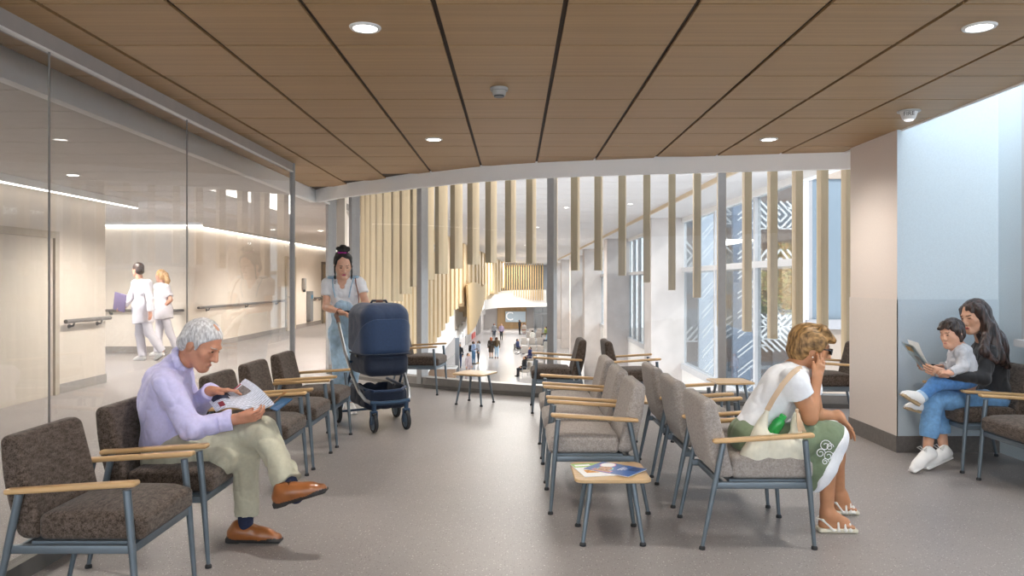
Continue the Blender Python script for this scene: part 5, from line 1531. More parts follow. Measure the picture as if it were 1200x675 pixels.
def build_child():
    base = V(3.4, 5.9, .5)
    S0 = skin_mat('skin_child', '#d8a68c'); lipm = mat('lip_child', '#c17a70', .5, noise=(40, .05)); bw = mat('brow_child', '#3a2b26', .7, noise=(90, .2))
    hc = P(1115, 391, 5.84); f = V(-.90, -.38, -.16); u = V(-.10, 0, .99)
    F, U, Rr = hframe(f, u); K = .86
    ch = P(1126, 421, 5.86); pv = P(1131, 444, 5.88); nb = P(1122, 407, 5.86)
    shL = P(1127, 413, 5.78); shR = P(1122, 413, 5.95)
    elL = P(1129, 430, 5.74); wrL = P(1114, 437, 5.70); elR = P(1116, 428, 6.0); wrR = P(1104, 430, 5.98)
    hL = P(1128, 447, 5.82); kL = P(1097, 450, 5.77); aL = P(1079, 465, 5.75)
    hR = P(1128, 447, 5.93); kR = P(1099, 453, 5.92); aR = P(1084, 473, 5.91)
    s = SDF(.016)
    head(s, hc, f, u, K, child=True)
    s.rc(hc - U * .05 - F * .015, nb, .036, .04, k=.02)
    torso(s, ch, pv, shL - shR, (.09, .085, .09), (.07, .07, .07))
    s.p = [q if q[0] != 'el' or q[3][1][2] < .12 else q for q in s.p]
    arm(s, shL, elL, wrL, .68); arm(s, shR, elR, wrR, .68)
    hand(s, wrL, V(-.9, .1, .1), V(0, .5, -.8), False, (.6, .6, .6, .6), .62); hand(s, wrR, V(-.9, -.1, .1), V(0, -.5, -.8), True, (.6, .6, .6, .6), .62)
    leg(s, hL, kL, aL, .68); leg(s, hR, kR, aR, .68)
    body = s.mesh('person', [S0, lipm, M_eye, bw], .0045, None, base)
    tag(body, 'toddler with dark hair in grey hooded top sitting on the mother\'s lap', 'child')
    hq = lambda a, b, c: hc + (F * a + Rr * b + U * c) * K
    s = SDF(.02)
    s.el(hq(-.022, 0, .040), (.104*K*1.06, .086*K*1.06, .099*K*1.06), (F, Rr, U), cuts=[(hq(.055, 0, .035), F * .85 - U * .5)])
    s.el(hq(-.05, 0, -.02), (.072*K, .083*K, .075*K), (F, Rr, U), cuts=[(hq(-.01, 0, 0), F)])
    for sg in (1, -1): s.rc(hq(.015, .074*sg, .05), hq(-.005, .080*sg, -.06), .022*K, .014*K)
    for b_ in (-.045, -.02, .005, .03, .05): s.rc(hq(.05, b_, .10), hq(.088, b_ * 1.05, .062), .016*K, .009*K)
    s.mesh('hair', hair_mat('child_hair', '#1c1513', '#46342c', (90, 90, 20), .4), .0045, body, base, noise=[(.005, 40, 40, 14, 1)])
    gy = mat('grey_fleece', '#c3c3c8', .85, noise=(50, .05), sheen=.25)
    s = SDF(.022)
    torso(s, ch, pv + V(0, 0, .03), shL - shR, (.100, .098, .100), (.085, .085, .085), .004)
    s.p = [(q[0], q[1], q[2], (q[3][0], np.minimum(q[3][1], .125), q[3][2]), *q[4:]) for q in s.p]
    s.rc(shR, shL, .05, .05); s.rc(shL, elL, .047, .043); s.rc(elL, wrL, .042, .034, flat=2); s.rc(shR, elR, .047, .043); s.rc(elR, wrR, .042, .034, flat=2)
    s.rc(nb - V(.0, .05, .0), nb + V(.02, .06, .0), .042, .042); s.rc(nb + V(.05, -.04, -.01), nb + V(.06, .05, -.01), .038, .038)
    s.mesh('hooded_top', gy, .005, body, base, noise=[(.006, 14, 14, 12, 1), (.003, 30, 30, 30, 1)])
    dn = mat('child_denim', '#4f7fb8', .85, noise=(45, .18), sheen=.1)
    s = SDF(.025)
    s.el(pv - V(0, 0, .02), (.085, .095, .06)); s.rc(hL, kL, .066, .052); s.rc(hR, kR, .066, .052)
    s.rc(kL, aL, .052, .046, flat=2); s.rc(kR, aR, .052, .046, flat=2)
    s.mesh('jeans', dn, .005, body, base, noise=[(.005, 14, 14, 12, 1)])
    for a_, k_ in ((aL, kL), (aR, kR)):
        s = SDF(.01); d = unit(a_ - k_); s.rc(a_ - d * .025, a_ + d * .004, .050, .050, flat=3)
        s.mesh('turn_up', mat('denim_pale', '#a9c4de', .85, noise=(45, .1)), .005, body, base)
    wl = mat('white_sneaker', '#eceae8'); ts_ = mat('tan_sole', '#b39b78', .6, noise=(30, .08))
    for heel, d in ((P(1077, 477, 5.74), V(-.84, -.05, .52)), (P(1084, 486, 5.90), V(-.97, -.05, .27))):
        up_ = V(.52, -.05, .84) if d.z > .4 else V(.3, -.05, .95)
        s = SDF(.012); q = shoe(s, heel, d, up_, .175, .80, (0, 1), 1.0, .05); so = s.mesh('sneaker', [wl, ts_], .0045, body, base)
        mb = MB(); mb.slab([q(.36, -.034, .062) - base, q(.50, -.034, .05) - base, q(.50, .034, .05) - base, q(.36, .034, .062) - base], unit(up_) * .014); mb.build('strap', wl, so)
build_child()
def build_book():
    a = P(1065, 403, 5.95); b = P(1093, 440, 5.80)
    base = (a + b) / 2
    t = thing('picture_book', 'thin picture book held open by the mother before the toddler', 'book', base)
    ax = unit(b - a); dp = V(.12, 1, .05).normalized(); nrm = ax.cross(dp).normalized()
    if nrm.x > 0: nrm = -nrm
    L = (b - a).length / 2
    def page(off, ang, m, nm, curve=.03, th=0):
        mb = MB()
        def fn(u_, v_):
            p = ax * (u_ * 2 - 1) * L + dp * (v_ * .22 - .09)
            return p + nrm * (off + curve * math.sin(PI * (1 - u_)) * .3 + ang * (1 - u_) ** 2)
        mb.sheet(fn, 12, 6)
        return mb.build(nm, m, t)
    page(0, .01, mat('book_cover', '#a9c3cf', .4, noise=(9, .35)), 'cover'); page(-.006, .008, M_paper, 'page'); page(-.012, -.03, M_paper, 'page')
    mb = MB()
    mb.sheet(lambda u_, v_: ax * ((.35 + .5 * u_) * 2 - 1) * L + dp * (v_ * .10 - .07) + nrm * (.003 + .009 * math.sin(PI * (.65 - .5 * u_)) + .01 * (.65 - .5 * u_) ** 2), 8, 4); mb.build('cover_picture', mat('book_picture', '#7d7f85', .4, noise=(30, .4)), t)
    mb = MB()
    mb.sheet(lambda u_, v_: ax * ((.02 + .16 * u_) * 2 - 1) * L + dp * (v_ * .12 - .08) + nrm * (.012 + .009 * math.sin(PI * (.98 - .16 * u_)) + .01 * (.98 - .16 * u_) ** 2), 6, 4); mb.build('cover_picture', mat('book_picture2', '#b08a3c', .4, noise=(40, .5)), t)
build_book()
# ---------------------------------------------------------------- 4. stroller
def build_stroller():
    loc = V(-1.375, 7.668, 0)
    t = thing('stroller', 'navy blue baby stroller with silver frame pushed by the standing woman', 'stroller', loc, math.radians(-60.6))
    navy = mat('navy_canvas', '#1b3151', .75, noise=(40, .12), sheen=.25); navyd = mat('navy_dark', '#152238', .8, noise=(40, .12), sheen=.1)
    silver = mat('silver_tube', '#c3c8cd', .28, metal=.8, noise=(20, .03)); dkm = mat('navy_metal', '#39506a', .4, metal=.4, noise=(20, .05))
    rub = mat('tyre_rubber', '#2a2d31', .7, noise=(30, .1)); hubm = mat('wheel_hub', '#6d7f90', .4, metal=.3, noise=(20, .05)); brn = mat('brown_grip', '#6b4a3d', .55, noise=(30, .12))
    # hood
    s = SDF(.02)
    s.bx((0, 0, .95), (.315, .25, .285), .14)
    s.p = [(*q[:7], [((0, 0, .735), (-.12, 0, -1))]) for q in s.p]
    s.bx((-.23, 0, .88), (.32, .215, .28), .12, op='s', k=.01)
    hood = s.mesh('hood', navy, .007, t, V(0, 0, 0), noise=[(.003, 8, 8, 8, 1), (.0015, 25, 25, 25, 0)], smooth_it=2)
    hood.location = (0, 0, 0)
    s = SDF(.0)
    s.bx((.004, 0, .945), (.322, .258, .288), .145, cuts=[((.20, 0, .99), (-.62, 0, .78)), ((0, 0, .742), (0, 0, -1))])
    o = s.mesh('front_flap', mat('navy_canvas_b', '#20395c', .75, noise=(40, .1), sheen=.25), .007, hood, V(0, 0, 0)); o.location = (0, 0, 0)
    mb = MB()
    def ringpt(a, z, ins=0):
        c, s_ = math.cos(a), math.sin(a); n = 4.2; r = (abs(c / (.325 - ins)) ** n + abs(s_ / (.262 - ins)) ** n) ** (-1 / n)
        return V(r * c, r * s_, z)
    mb.tube([ringpt(-PI * .62 + PI * 1.24 * i / 28, .742) for i in range(29)], .010, 6)
    mb.build('hood_rim', navyd, hood)
    mb = MB(); mb.tube([V(.02, -.09, 1.225), V(.02, -.07, 1.258), V(.02, .07, 1.258), V(.02, .09, 1.225)], .012, 8); mb.build('carry_handle', navyd, hood)
    mb = MB(); mb.rbox((.028, -.036, 1.240), (.036, .036, 1.264), .003, 2); mb.build('leather_tab', brn, hood)
    # bassinet
    s = SDF(.02)
    s.bx((.01, 0, .645), (.30, .225, .125), .09)
    s.bx((.0, 0, .78), (.27, .19, .12), .10, op='s', k=.01)
    b = s.mesh('bassinet', navyd, .008, t, V(0, 0, 0), noise=[(.003, 9, 9, 9, 1)]); b.location = (0, 0, 0)
    mb = MB(); mb.rbox((-.02, .222, .70), (.05, .240, .78), .008, 2); mb.rbox((-.02, -.240, .70), (.05, -.222, .78), .008, 2); mb.build('hinge', mat('black_plastic', '#1d1f23', .4, noise=(30, .1)), b)
    # basket
    s = SDF(.02)
    s.bx((-.02, 0, .31), (.30, .215, .115), .07); s.bx((-.02, 0, .40), (.28, .19, .15), .06, op='s', k=.01)
    b = s.mesh('basket', navyd, .008, t, V(0, 0, 0), noise=[(.006, 9, 9, 9, 1)]); b.location = (0, 0, 0)
    mb = MB(); mb.tube([V(-.30, .20, .43), V(.20, .21, .40), V(.28, .14, .385), V(.29, 0, .38), V(.28, -.14, .385), V(.20, -.21, .40), V(-.30, -.20, .43)], .016, 8); mb.build('rim', navy, b)
    # frame
    for sd in (-1, 1):
        mb = MB()
        P_ = [V(-.62, sd * .235, 1.06), V(-.50, sd * .25, .96), V(-.25, sd * .27, .74), V(0, sd * .272, .52), V(.17, sd * .255, .375), V(.27, sd * .225, .305), V(.33, sd * .19, .285)]
        mb.tube(P_, .0165, 10); mb.build('side_tube', silver, t)
        mb = MB(); mb.tube([V(-.02, sd * .275, .55), V(-.20, sd * .285, .33), V(-.335, sd * .288, .13)], .015, 10); mb.build('rear_leg', dkm, t)
        mb = MB(); mb.tube([V(-.76, sd * .14, 1.115), V(-.75, sd * .20, 1.11), V(-.70, sd * .232, 1.09), V(-.62, sd * .236, 1.055), V(-.56, sd * .243, 1.01)], .021, 10); mb.build('grip', brn, t)
    mb = MB(); mb.tube([V(-.762, -.15, 1.116), V(-.765, 0, 1.118), V(-.762, .15, 1.116)], .019, 10); mb.build('handlebar', navyd, t)
    mb = MB(); mb.tube([V(.33, -.20, .285), V(.345, -.1, .275), V(.345, .1, .275), V(.33, .20, .285)], .022, 10); mb.build('front_bar', dkm, t)
    mb = MB(); mb.tube([V(-.335, -.285, .115), V(-.335, .285, .115)], .012, 8); mb.build('rear_axle', dkm, t)
    mb = MB(); mb.tube([V(-.15, -.27, .64), V(-.15, .27, .64)], .012, 8); mb.build('seat_bar', dkm, t)
    def wheel(x, y, r, w):
        M_ = T(x, y, r) @ R('X', 90)
        mb = MB(); mb.lathe([(r*.72, -w*.6), (r*.86, -w), (r*.97, -w*.7), (r, 0), (r*.97, w*.7), (r*.86, w), (r*.72, w*.6)], 28, M_); o = mb.build('wheel', rub, t)
        mb = MB(); mb.lathe([(.02, -w*1.15), (r*.3, -w*.9), (r*.68, -w*.75), (r*.74, -w*.7), (r*.74, w*.7), (r*.68, w*.75), (r*.3, w*.9), (.02, w*1.15)], 24, M_); mb.build('hub', hubm, o)
    for sd in (-1, 1):
        wheel(-.335, sd * .315, .105, .02)
        wheel(.345, sd * .165, .092, .020); 
        mb = MB(); mb.tube([V(.345, sd * .165, .275), V(.345, sd * .165, .205)], [.024, .022], 10)
        mb.rbox((.32, sd * .165 - .035, .185), (.365, sd * .165 + .035, .212), .01, 2)
        for q in (-1, 1): mb.rbox((.325, sd * .165 + q * .031 - .005, .075), (.36, sd * .165 + q * .031 + .005, .205), .004, 2)
        mb.build('fork', dkm, t)
build_stroller()

# ---------------------------------------------------------------- 5. standing woman
def build_stander():
    base = V(-1.93, 8.5, 0)
    S0 = skin_mat('skin_stander', '#dfb097'); lipm = mat('lip_stander', '#b23f5e', .45, noise=(40, .05)); bw = mat('brow_stander', '#1f1817', .7, noise=(90, .2))
    hc = P(402, 311, 8.42); f = V(.30, -.88, -.36); u = V(.10, -.36, .93)
    F, U, Rr = hframe(f, u); K = 1.12
    shR = P(385, 333, 8.50); shL = P(421, 332, 8.52)
    elR = P(382, 360, 8.46); wrR = P(400, 366.5, 8.22); elL = P(429, 356, 8.48); wrL = P(418, 366, 8.30)
    ch = P(403, 344, 8.52); pv = P(404, 388, 8.56); nb = P(402.5, 326, 8.50)
    hR = P(397, 396, 8.54); kR = P(399, 436, 8.46); aR = V(-1.93, 8.62, .11)
    hL = P(412, 396, 8.56); kL = P(411, 438, 8.50); aL = V(-1.80, 8.46, .11)
    aR = P(398, 473, 8.60); aL = P(410, 473, 8.44)
    lat = shL - shR
    s = SDF(.02)
    head(s, hc, f, u, K, female=True)
    s.rc(hc - U * .07 - F * .02, nb, .052, .062, k=.03)
    torso(s, ch, pv, lat, (.155, .125, .165), (.10, .095, .11))
    s.rc(shR, shL, .052, .052, k=.03); s.rc(nb, ch + V(0, 0, .10), .075, .11, k=.04)
    arm(s, shR, elR, wrR, 1.02); arm(s, shL, elL, wrL, 1.02)
    hand(s, wrR, V(.80, -.45, -.1), V(-.2, -.3, -.9), True, (.7, .75, .8, .85), 1.05, thumb=V(.7, -.2, -.6))
    hand(s, wrL, V(-.1, -.95, -.1), V(0, -.1, -.95), False, (.7, .75, .8, .85), 1.05)
    leg(s, hR, kR, aR, 1.05); leg(s, hL, kL, aL, 1.05)
    body = s.mesh('person', [S0, lipm, M_eye, bw], .0048, None, base)
    tag(body, 'dark haired woman in white T-shirt and pale denim dungarees standing behind the stroller', 'person')
    hq = lambda a, b, c: hc + (F * a + Rr * b + U * c) * K
    s = SDF(.03)
    s.el(hq(-.030, 0, .042), (.112*K, .092*K, .102*K), (F, Rr, U), cuts=[(hq(.036, 0, .045), F * .9 - U * .43)])
    s.el(hq(-.06, 0, -.03), (.07*K, .085*K, .075*K), (F, Rr, U), cuts=[(hq(-.02, 0, 0), F)])
    s.el(hq(-.03, .0, .150), (.045, .058, .036), (F, Rr, U), k=.01); s.el(hq(-.02, .042, .168), (.03, .034, .026), (F, Rr, U), k=.008); s.el(hq(-.03, -.045, .160), (.034, .032, .030), (F, Rr, U), k=.008); s.el(hq(-.04, -.005, .182), (.034, .04, .024), (F, Rr, U), k=.008)
    for sg in (1, -1):
        s.rc(hq(.035, .06*sg, .075), hq(.03, .084*sg, .0), .016, .010, k=.01); s.rc(hq(.03, .084*sg, .0), hq(.045, .080*sg, -.10), .010, .009, k=.01); s.rc(hq(.045, .080*sg, -.10), hq(.03, .075*sg, -.20), .011, .005, k=.01)
    hr = s.mesh('hair', hair_mat('black_hair', '#0b0a0d', '#262322', (60, 60, 20), .6), .006, body, base, noise=[(.006, 26, 26, 18, 1), (.003, 60, 60, 40, 1)])
    mb = MB(); mb.tube([hq(-.03 + .034 * math.cos(a), .040 * math.sin(a), .126) - base for a in [2*PI*i/14 for i in range(15)]], .016, 8); mb.build('hair_tie', mat('magenta_tie', '#a3128c', .6, noise=(40, .1)), hr)
    ws = mat('white_cotton', '#eef0f5')
    s = SDF(.03)
    fw, up, la = torso(s, ch, pv, lat, (.165, .14, .17), (.112, .108, .115), .008)
    s.rc(shR, shL, .068, .068, k=.05); s.rc(ch + up * .10, nb - up * .03, .10, .075, k=.05)
    s.rc(shR, shR + (elR - shR) * .50, .072, .070, k=.03, flat=2); s.rc(shL, shL + (elL - shL) * .50, .072, .070, k=.03, flat=2)
    # V neck
    vc = nb + fw * .11 - V(0, 0, .04)
    for a_, r0 in ((vc + V(0, 0, .06), .062), (vc + V(0, 0, .01), .048), (vc - V(0, 0, .045), .028)):
        s.rc(a_ - fw * .06, a_ + fw * .15, r0, r0, op='s', k=.005)
    s.rc(nb + V(0, 0, .0), nb + up * .2, .060, .075, op='s', k=.005)
    s.mesh('t_shirt', ws, .0065, body, base, noise=[(.008, 8, 8, 6, 1), (.004, 18, 18, 14, 1)])
    dn = mat('pale_denim', '#a9c6dd', .85, noise=(16, .18), sheen=.1)
    s = SDF(.04)
    cutb = [(ch - up * .03, up)]
    s.el((ch + pv) * .5 + fw * .006, (.136, .150, .24), (fw, la, up), cuts=[(ch - up * .035, up)]); s.el(pv, (.135, .19, .15), (fw, la, up), k=.05)
    s.rc(hR, kR, .112, .086, k=.05); s.rc(hL, kL, .112, .086, k=.05)
    s.rc(kR, aR + V(0, 0, .02), .085, .072, k=.03, flat=2); s.rc(kL, aL + V(0, 0, .02), .085, .072, k=.03, flat=2)
    # open the bib sides so the T-shirt shows under the arms
    for sg in (1, -1):
        c = ch - up * .02 + la * .16 * sg
        s.el(c, (.2, .085, .14), (fw, la, up), op='s', k=.02)
    ov = s.mesh('dungarees', dn, .0065, body, base, noise=[(.008, 8, 8, 6, 1), (.005, 18, 18, 12, 1)])
    for sg, sh in ((1, shL), (-1, shR)):
        mb = MB(); a0 = ch + fw * .128 + la * .075 * sg - up * .03; a1 = ch + fw * .115 + la * .10 * sg + up * .09; a2 = ch + fw * .03 + la * .115 * sg + up * .168; a3 = ch - fw * .10 + la * .09 * sg + up * .10
        mb.tube([p - base for p in (a0, a1, a2, a3)], .016, 8, flat=.45); mb.build('shoulder_strap', dn, ov)
        s = SDF(.01); c = a2 + la * .01 * sg + up * .014
        s.el(c + la * .022 * sg + up * .006, (.02, .032, .018), (fw, la, up)); s.el(c - la * .026 * sg + up * .006, (.02, .03, .018), (fw, la, up)); s.el(c, (.015, .015, .015))
        s.mesh('bow', dn, .006, ov, base)
    mb = MB(); mb.rbox((-.07, -.008, -.07), (.07, .008, .06), .006, 2, Matrix.Translation((ch + pv) * .5 + fw * .123 + up * .07 - base) @ R('X', -6)); mb.build('bib_pocket', dn, ov)
    wl = mat('white_sneaker', '#eceae8'); rs = mat('sneaker_sole', '#f3f1ee')
    for an, d in ((aR, V(.1, -1, 0)), (aL, V(.45, -.9, 0))):
        d = unit(d); heel = V(an.x, an.y, .004) - d * .07
        s = SDF(.015); q = shoe(s, heel, d, V(0, 0, 1), .28, 1.05, (0, 1), 1.0, .08); s.mesh('sneaker', [wl, rs], .0055, body, base)
    mb = MB(); c = wrR + (elR - wrR) * .12; d = unit(elR - wrR); x, y, _ = frame_from(d)
    mb.tube([c - base + x * .036 * math.cos(a) + y * .036 * math.sin(a) for a in [2*PI*i/14 for i in range(15)]], .005, 6); mb.build('bracelet', mat('tan_bracelet', '#a06a48', .5, noise=(50, .2)), body)
    # shoulder bag: strap over her left shoulder, pouch hidden behind the hood
    bb = P(433, 372, 8.62)
    t = thing('shoulder_bag', 'brown leather strapped shoulder bag hanging from the standing woman', 'bag', bb)
    br = mat('brown_leather', '#7a4430', .45, noise=(25, .12))
    mb = MB(); pts = [P(421, 360, 8.36), P(420, 345, 8.37), P(417, 332, 8.40), P(416.5, 325, 8.50), P(421, 332, 8.62), P(430, 358, 8.66)]
    mb.tube([p - bb for p in pts], .015, 8, flat=.4); mb.build('strap', br, t)
    mb = MB(); mb.rbox((-.13, -.04, -.22), (.13, .06, .05), .035, 3, R('Z', -20)); mb.build('pouch', br, t)
build_stander()

# ---------------------------------------------------------------- 6. the two members of staff in the corridor
def build_staff(kind):
    male = kind == 'm'
    Y = 13.9 if male else 14.75
    sx = P(166 if male else 190, 418, Y)
    base = V(sx.x, Y, 0); B = lambda x, y, z: V(sx.x + x, Y + y, z)
    k = 1.0 if male else .95
    S0 = skin_mat('skin_staff', '#cf9d86'); lipm = mat('lip_staff', '#b06a60', .5, noise=(40, .05)); bw = mat('brow_staff', '#4a372c', .7, noise=(90, .2))
    mb_ = [S0, lipm, M_eye, bw]
    wh = mat('staff_white', '#d9d5dc', .8, noise=(30, .04), sheen=.1); shm = mat('white_sneaker', '#eceae8')
    if male:
        hc = B(-.06, -.02, 1.665); f = V(-.90, .38, -.03); shL = B(-.12, -.20, 1.44); shR = B(.10, .18, 1.44)
        shL, shR = B(-.16, .12, 1.42), B(.17, -.12, 1.42)
    else:
        hc = B(-.03, 0, 1.56); f = V(-.93, .32, -.02); shL, shR = B(-.14, .10, 1.34), B(.13, -.10, 1.34)
    u = V(0, 0, 1); F, U, Rr = hframe(f, u)
    nb = hc + V(.03, 0, -.17); ch = V((shL.x+shR.x)/2 + .01, Y, shL.z - .14); pv = B(.02, 0, .95 * k)
    z = lambda h: h * k
    if male:
        elL, wrL = B(-.25, .10, 1.16), B(-.29, -.06, .98); elR, wrR = B(.25, -.20, 1.14), B(.26, -.22, .90)
        hL, kL, aL = B(-.06, .08, .9), B(-.07, .06, .50), B(.0, .05, .08); hR, kR, aR = B(.08, -.06, .9), B(.14, -.02, .52), B(.34, .08, .17)
    else:
        elL, wrL = B(-.14, .16, 1.08), B(-.18, .05, .86); elR, wrR = B(.22, -.12, 1.10), B(.12, -.14, .98)
        hL, kL, aL = B(-.06, .08, .86), B(-.08, .05, .47), B(-.10, .03, .08); hR, kR, aR = B(.06, -.06, .86), B(.13, 0, .50), B(.26, .06, .16)
    s = SDF(.02)
    head(s, hc, f, u, 1.02 * k, female=not male)
    s.rc(hc - U * .06 - F * .02, nb, .054*k, .06*k, k=.03)
    torso(s, ch, pv, shL - shR, (.17*k, .14*k, .15*k), (.11, .10, .11))
    arm(s, shL, elL, wrL, k); arm(s, shR, elR, wrR, k)
    hand(s, wrL, V(-.1, -.3, -.9) if not male else V(-.5, -.5, -.2), V(.9, 0, 0), False, (.6, .6, .6, .6), k); hand(s, wrR, V(0, 0, -1), V(-.9, .3, 0), True, (.5, .55, .6, .6), k)
    leg(s, hL, kL, aL, k); leg(s, hR, kR, aR, k)
    body = s.mesh('person', mb_, .008, None, base)
    tag(body, 'man in white coat walking away in the corridor with a folder' if male else 'blonde ponytailed woman in white tunic walking away beside a colleague', 'person')
    hq = lambda a, b, c: hc + (F * a + Rr * b + U * c) * 1.02 * k
    s = SDF(.02)
    s.el(hq(-.022, 0, .040), (.110*k, .088*k, .100*k), (F, Rr, U), cuts=[(hq(.062, 0, .045), F * .85 - U * .5)])
    s.el(hq(-.05, 0, -.02), (.07*k, .082*k, .075*k), (F, Rr, U), cuts=[(hq(-.01, 0, 0), F)])
    if not male:
        s.el(hq(-.13, 0, .03), (.04, .045, .045)); s.rc(hq(-.14, 0, .02), hq(-.19, -.02, -.10), .045, .05); s.rc(hq(-.19, -.02, -.10), hq(-.17, -.03, -.26), .05, .02)
    s.mesh('hair', hair_mat('brown_hair', '#1f1513', '#4a352e') if male else hair_mat('blonde_hair', '#a67a48', '#e0b982', (50, 50, 14)), .008, body, base, noise=[(.004, 26, 26, 12, 1)])
    s = SDF(.035)
    torso(s, ch, pv, shL - shR, (.185*k, .155*k, .165*k), (.125, .125, .13), .01)
    s.rc(shR, shL, .075*k, .075*k, k=.05); s.rc(ch + V(0, 0, .1), nb, .10*k, .065*k, k=.04)
    hem = (.70 if male else .74)
    s.rc(B(.02, .05, .98*k), B(.03, .03, hem), .165*k, .175*k, k=.06, flat=2); s.rc(B(.03, -.06, .98*k), B(.05, -.05, hem), .165*k, .175*k, k=.06, flat=2)
    for sh, el, wr in ((shL, elL, wrL), (shR, elR, wrR)):
        if male: s.rc(sh, el, .072, .062); s.rc(el, wr - unit(wr - el) * .01, .060, .050, flat=2)
        else: s.rc(sh, sh + (el - sh) * .75, .066, .066, flat=2)
    s.mesh('coat' if male else 'tunic', wh, .009, body, base, noise=[(.010, 7, 7, 5, 1), (.004, 18, 18, 14, 1)])
    s = SDF(.03)
    s.el(pv, (.12*k, .16*k, .13*k)); s.rc(hL, kL, .10*k, .078*k); s.rc(hR, kR, .10*k, .078*k); s.rc(kL, aL + V(0, 0, .0), .078*k, .075*k, flat=2); s.rc(kR, aR, .078*k, .075*k, flat=2)
    s.mesh('trousers', wh, .009, body, base, noise=[(.008, 8, 8, 5, 1)])
    for an, d, h0 in ((aL, V(-.95, .3, 0), .0), (aR, V(-.80, .25, -.5), .07)):
        d = unit(d); heel = V(an.x, an.y, h0 + .004) - d * .06
        up_ = V(0, 0, 1)
        s = SDF(.015); shoe(s, heel, d, up_, .27*k, 1.0, (0, 1), 1.0, .07); s.mesh('sneaker', [shm, mat('sneaker_sole', '#f3f1ee')], .007, body, base)
    if male:
        c = wrL + V(-.03, -.10, .06)
        t = thing('folder', 'purple grey folder carried under the arm of the man in white', 'folder', c)
        mb = MB(); mb.rbox((-.16, -.012, -.12), (.16, .012, .20), .006, 2, R('Z', -28) @ R('Y', 10)); mb.build('cover', mat('folder_purple', '#6e6385', .5, noise=(20, .08)), t)
build_staff('m'); build_staff('f')

# ---------------------------------------------------------------- 7. people and seats down in the lobby
SKN = [mat('lobby_skin_a', '#d8a888', .6, noise=(5, .05)), mat('lobby_skin_b', '#8a5b43', .6, noise=(5, .05))]
def cmat(c): return mat('cloth_' + c[1:], c, .8, noise=(6, .06))
def mini(label, px, py, pose, top, bot, hair, shoes='#2a2a2c', face=-90, H=1.72, skin=0, longhair=False, skirt=False, Y=None):
    if Y is None: Y = (EYE - LZ) * FPX / (py - 330)
    x = (px - 603) * Y / FPX; a = math.radians(face)
    fx = V(math.cos(a), math.sin(a), 0); lx = V(-math.sin(a), math.cos(a), 0); k = H / 1.72
    def q(f, l, z): return (fx * f + lx * l) * k + V(0, 0, z * k)
    s = SDF(.04); sit = pose == 'sit'; dz = -.42 if sit else 0
    s.setm(1)
    s.rc(q(0, 0, 1.05 + dz), q(0, 0, 1.38 + dz), .16*k, .17*k); s.rc(q(0, .17, 1.40 + dz), q(0, -.17, 1.40 + dz), .07*k, .07*k)
    armf = .30 if sit else (.22 if pose == 'phone' else .05)
    for sg in (1, -1):
        s.setm(1); s.rc(q(0, .21*sg, 1.40 + dz), q(-.02, .25*sg, 1.12 + dz), .055*k, .05*k)
        e = q(armf, (.12 if armf > .1 else .25)*sg, (1.02 if sit else (1.18 if pose == 'phone' else .86)) + dz)
        s.rc(q(-.02, .25*sg, 1.12 + dz), e, .05*k, .04*k); s.setm(0); s.rc(e, e + fx * .04 - V(0, 0, .03), .042*k, .04*k)
        s.setm(2)
        if sit:
            s.rc(q(0, .09*sg, .52), q(.45, .10*sg, .50), .09*k, .07*k); s.rc(q(.45, .10*sg, .50), q(.48, .10*sg, .10), .065*k, .05*k)
            s.setm(4); s.rc(q(.46, .1*sg, .045), q(.62, .1*sg, .04), .05*k, .04*k)
        else:
            st = .16*sg if pose == 'walk' else .03*sg
            s.rc(q(0, .09*sg, .95), q(st*.6, .09*sg, .5), .095*k, .07*k); s.setm(0 if skirt else 2); s.rc(q(st*.6, .09*sg, .5), q(st, .09*sg, .1), .062*k, .05*k)
            s.setm(4); s.rc(q(st - .03, .09*sg, .045), q(st + .15, .09*sg, .04), .05*k, .04*k)
    if skirt: s.setm(2); s.rc(q(0, 0, 1.0), q(0, 0, .55), .17*k, .22*k, flat=2)
    s.setm(0); s.rc(q(0, 0, 1.45 + dz), q(.01, 0, 1.55 + dz), .06*k, .06*k); s.el(q(.02, 0, 1.60 + dz), (.10*k, .085*k, .12*k))
    s.setm(3); s.el(q(-.03, 0, 1.635 + dz), (.105*k, .10*k, .105*k), cuts=[(q(.05, 0, 1.62 + dz), fx - V(0, 0, .5))])
    if longhair: s.rc(q(-.07, 0, 1.60 + dz), q(-.08, 0, 1.36 + dz), .10*k, .09*k)
    o = s.mesh('person', [SKN[skin], cmat(top), cmat(bot), cmat(hair), cmat(shoes)], .026, None, V(0, 0, 0))
    o.location = (x, Y, LZ); tag(o, label, 'person', None)
    return o
mini('lobby visitor in grey jacket and dark jeans standing near the back wall', 579, 398, 'stand', '#a9aaae', '#3d4a5c', '#2a2220', skin=1)
mini('lobby visitor in lilac top and black trousers standing beside the grey jacket', 587.5, 398.5, 'stand', '#b3a2bf', '#2e2d31', '#3a2622', longhair=True)
mini('lobby visitor all in black standing before the blue C sign', 609, 392, 'phone', '#22242a', '#1f2127', '#1d1a19', face=-20)
mini('red haired lobby visitor in long dark coat seen from behind', 575.5, 420, 'stand', '#3c3229', '#40352b', '#a4582e', face=90, longhair=True, skirt=True)
mini('lobby visitor in olive jacket and pale jeans beside the dark coat', 582, 420, 'stand', '#55452f', '#a3bdd3', '#4b2f22', face=90, shoes='#6b3326')
w = mini('lobby visitor in pale blue shirt with a dark rucksack', 555, 427, 'phone', '#a9bfe0', '#4e7fa8', '#2a2220', face=-30, skin=1)
mb = MB(); mb.rbox((-.36, -.19, .95), (-.14, .19, 1.45), .07, 3, R('Z', -30)); mb.build('rucksack', cmat('#1f2430'), w)
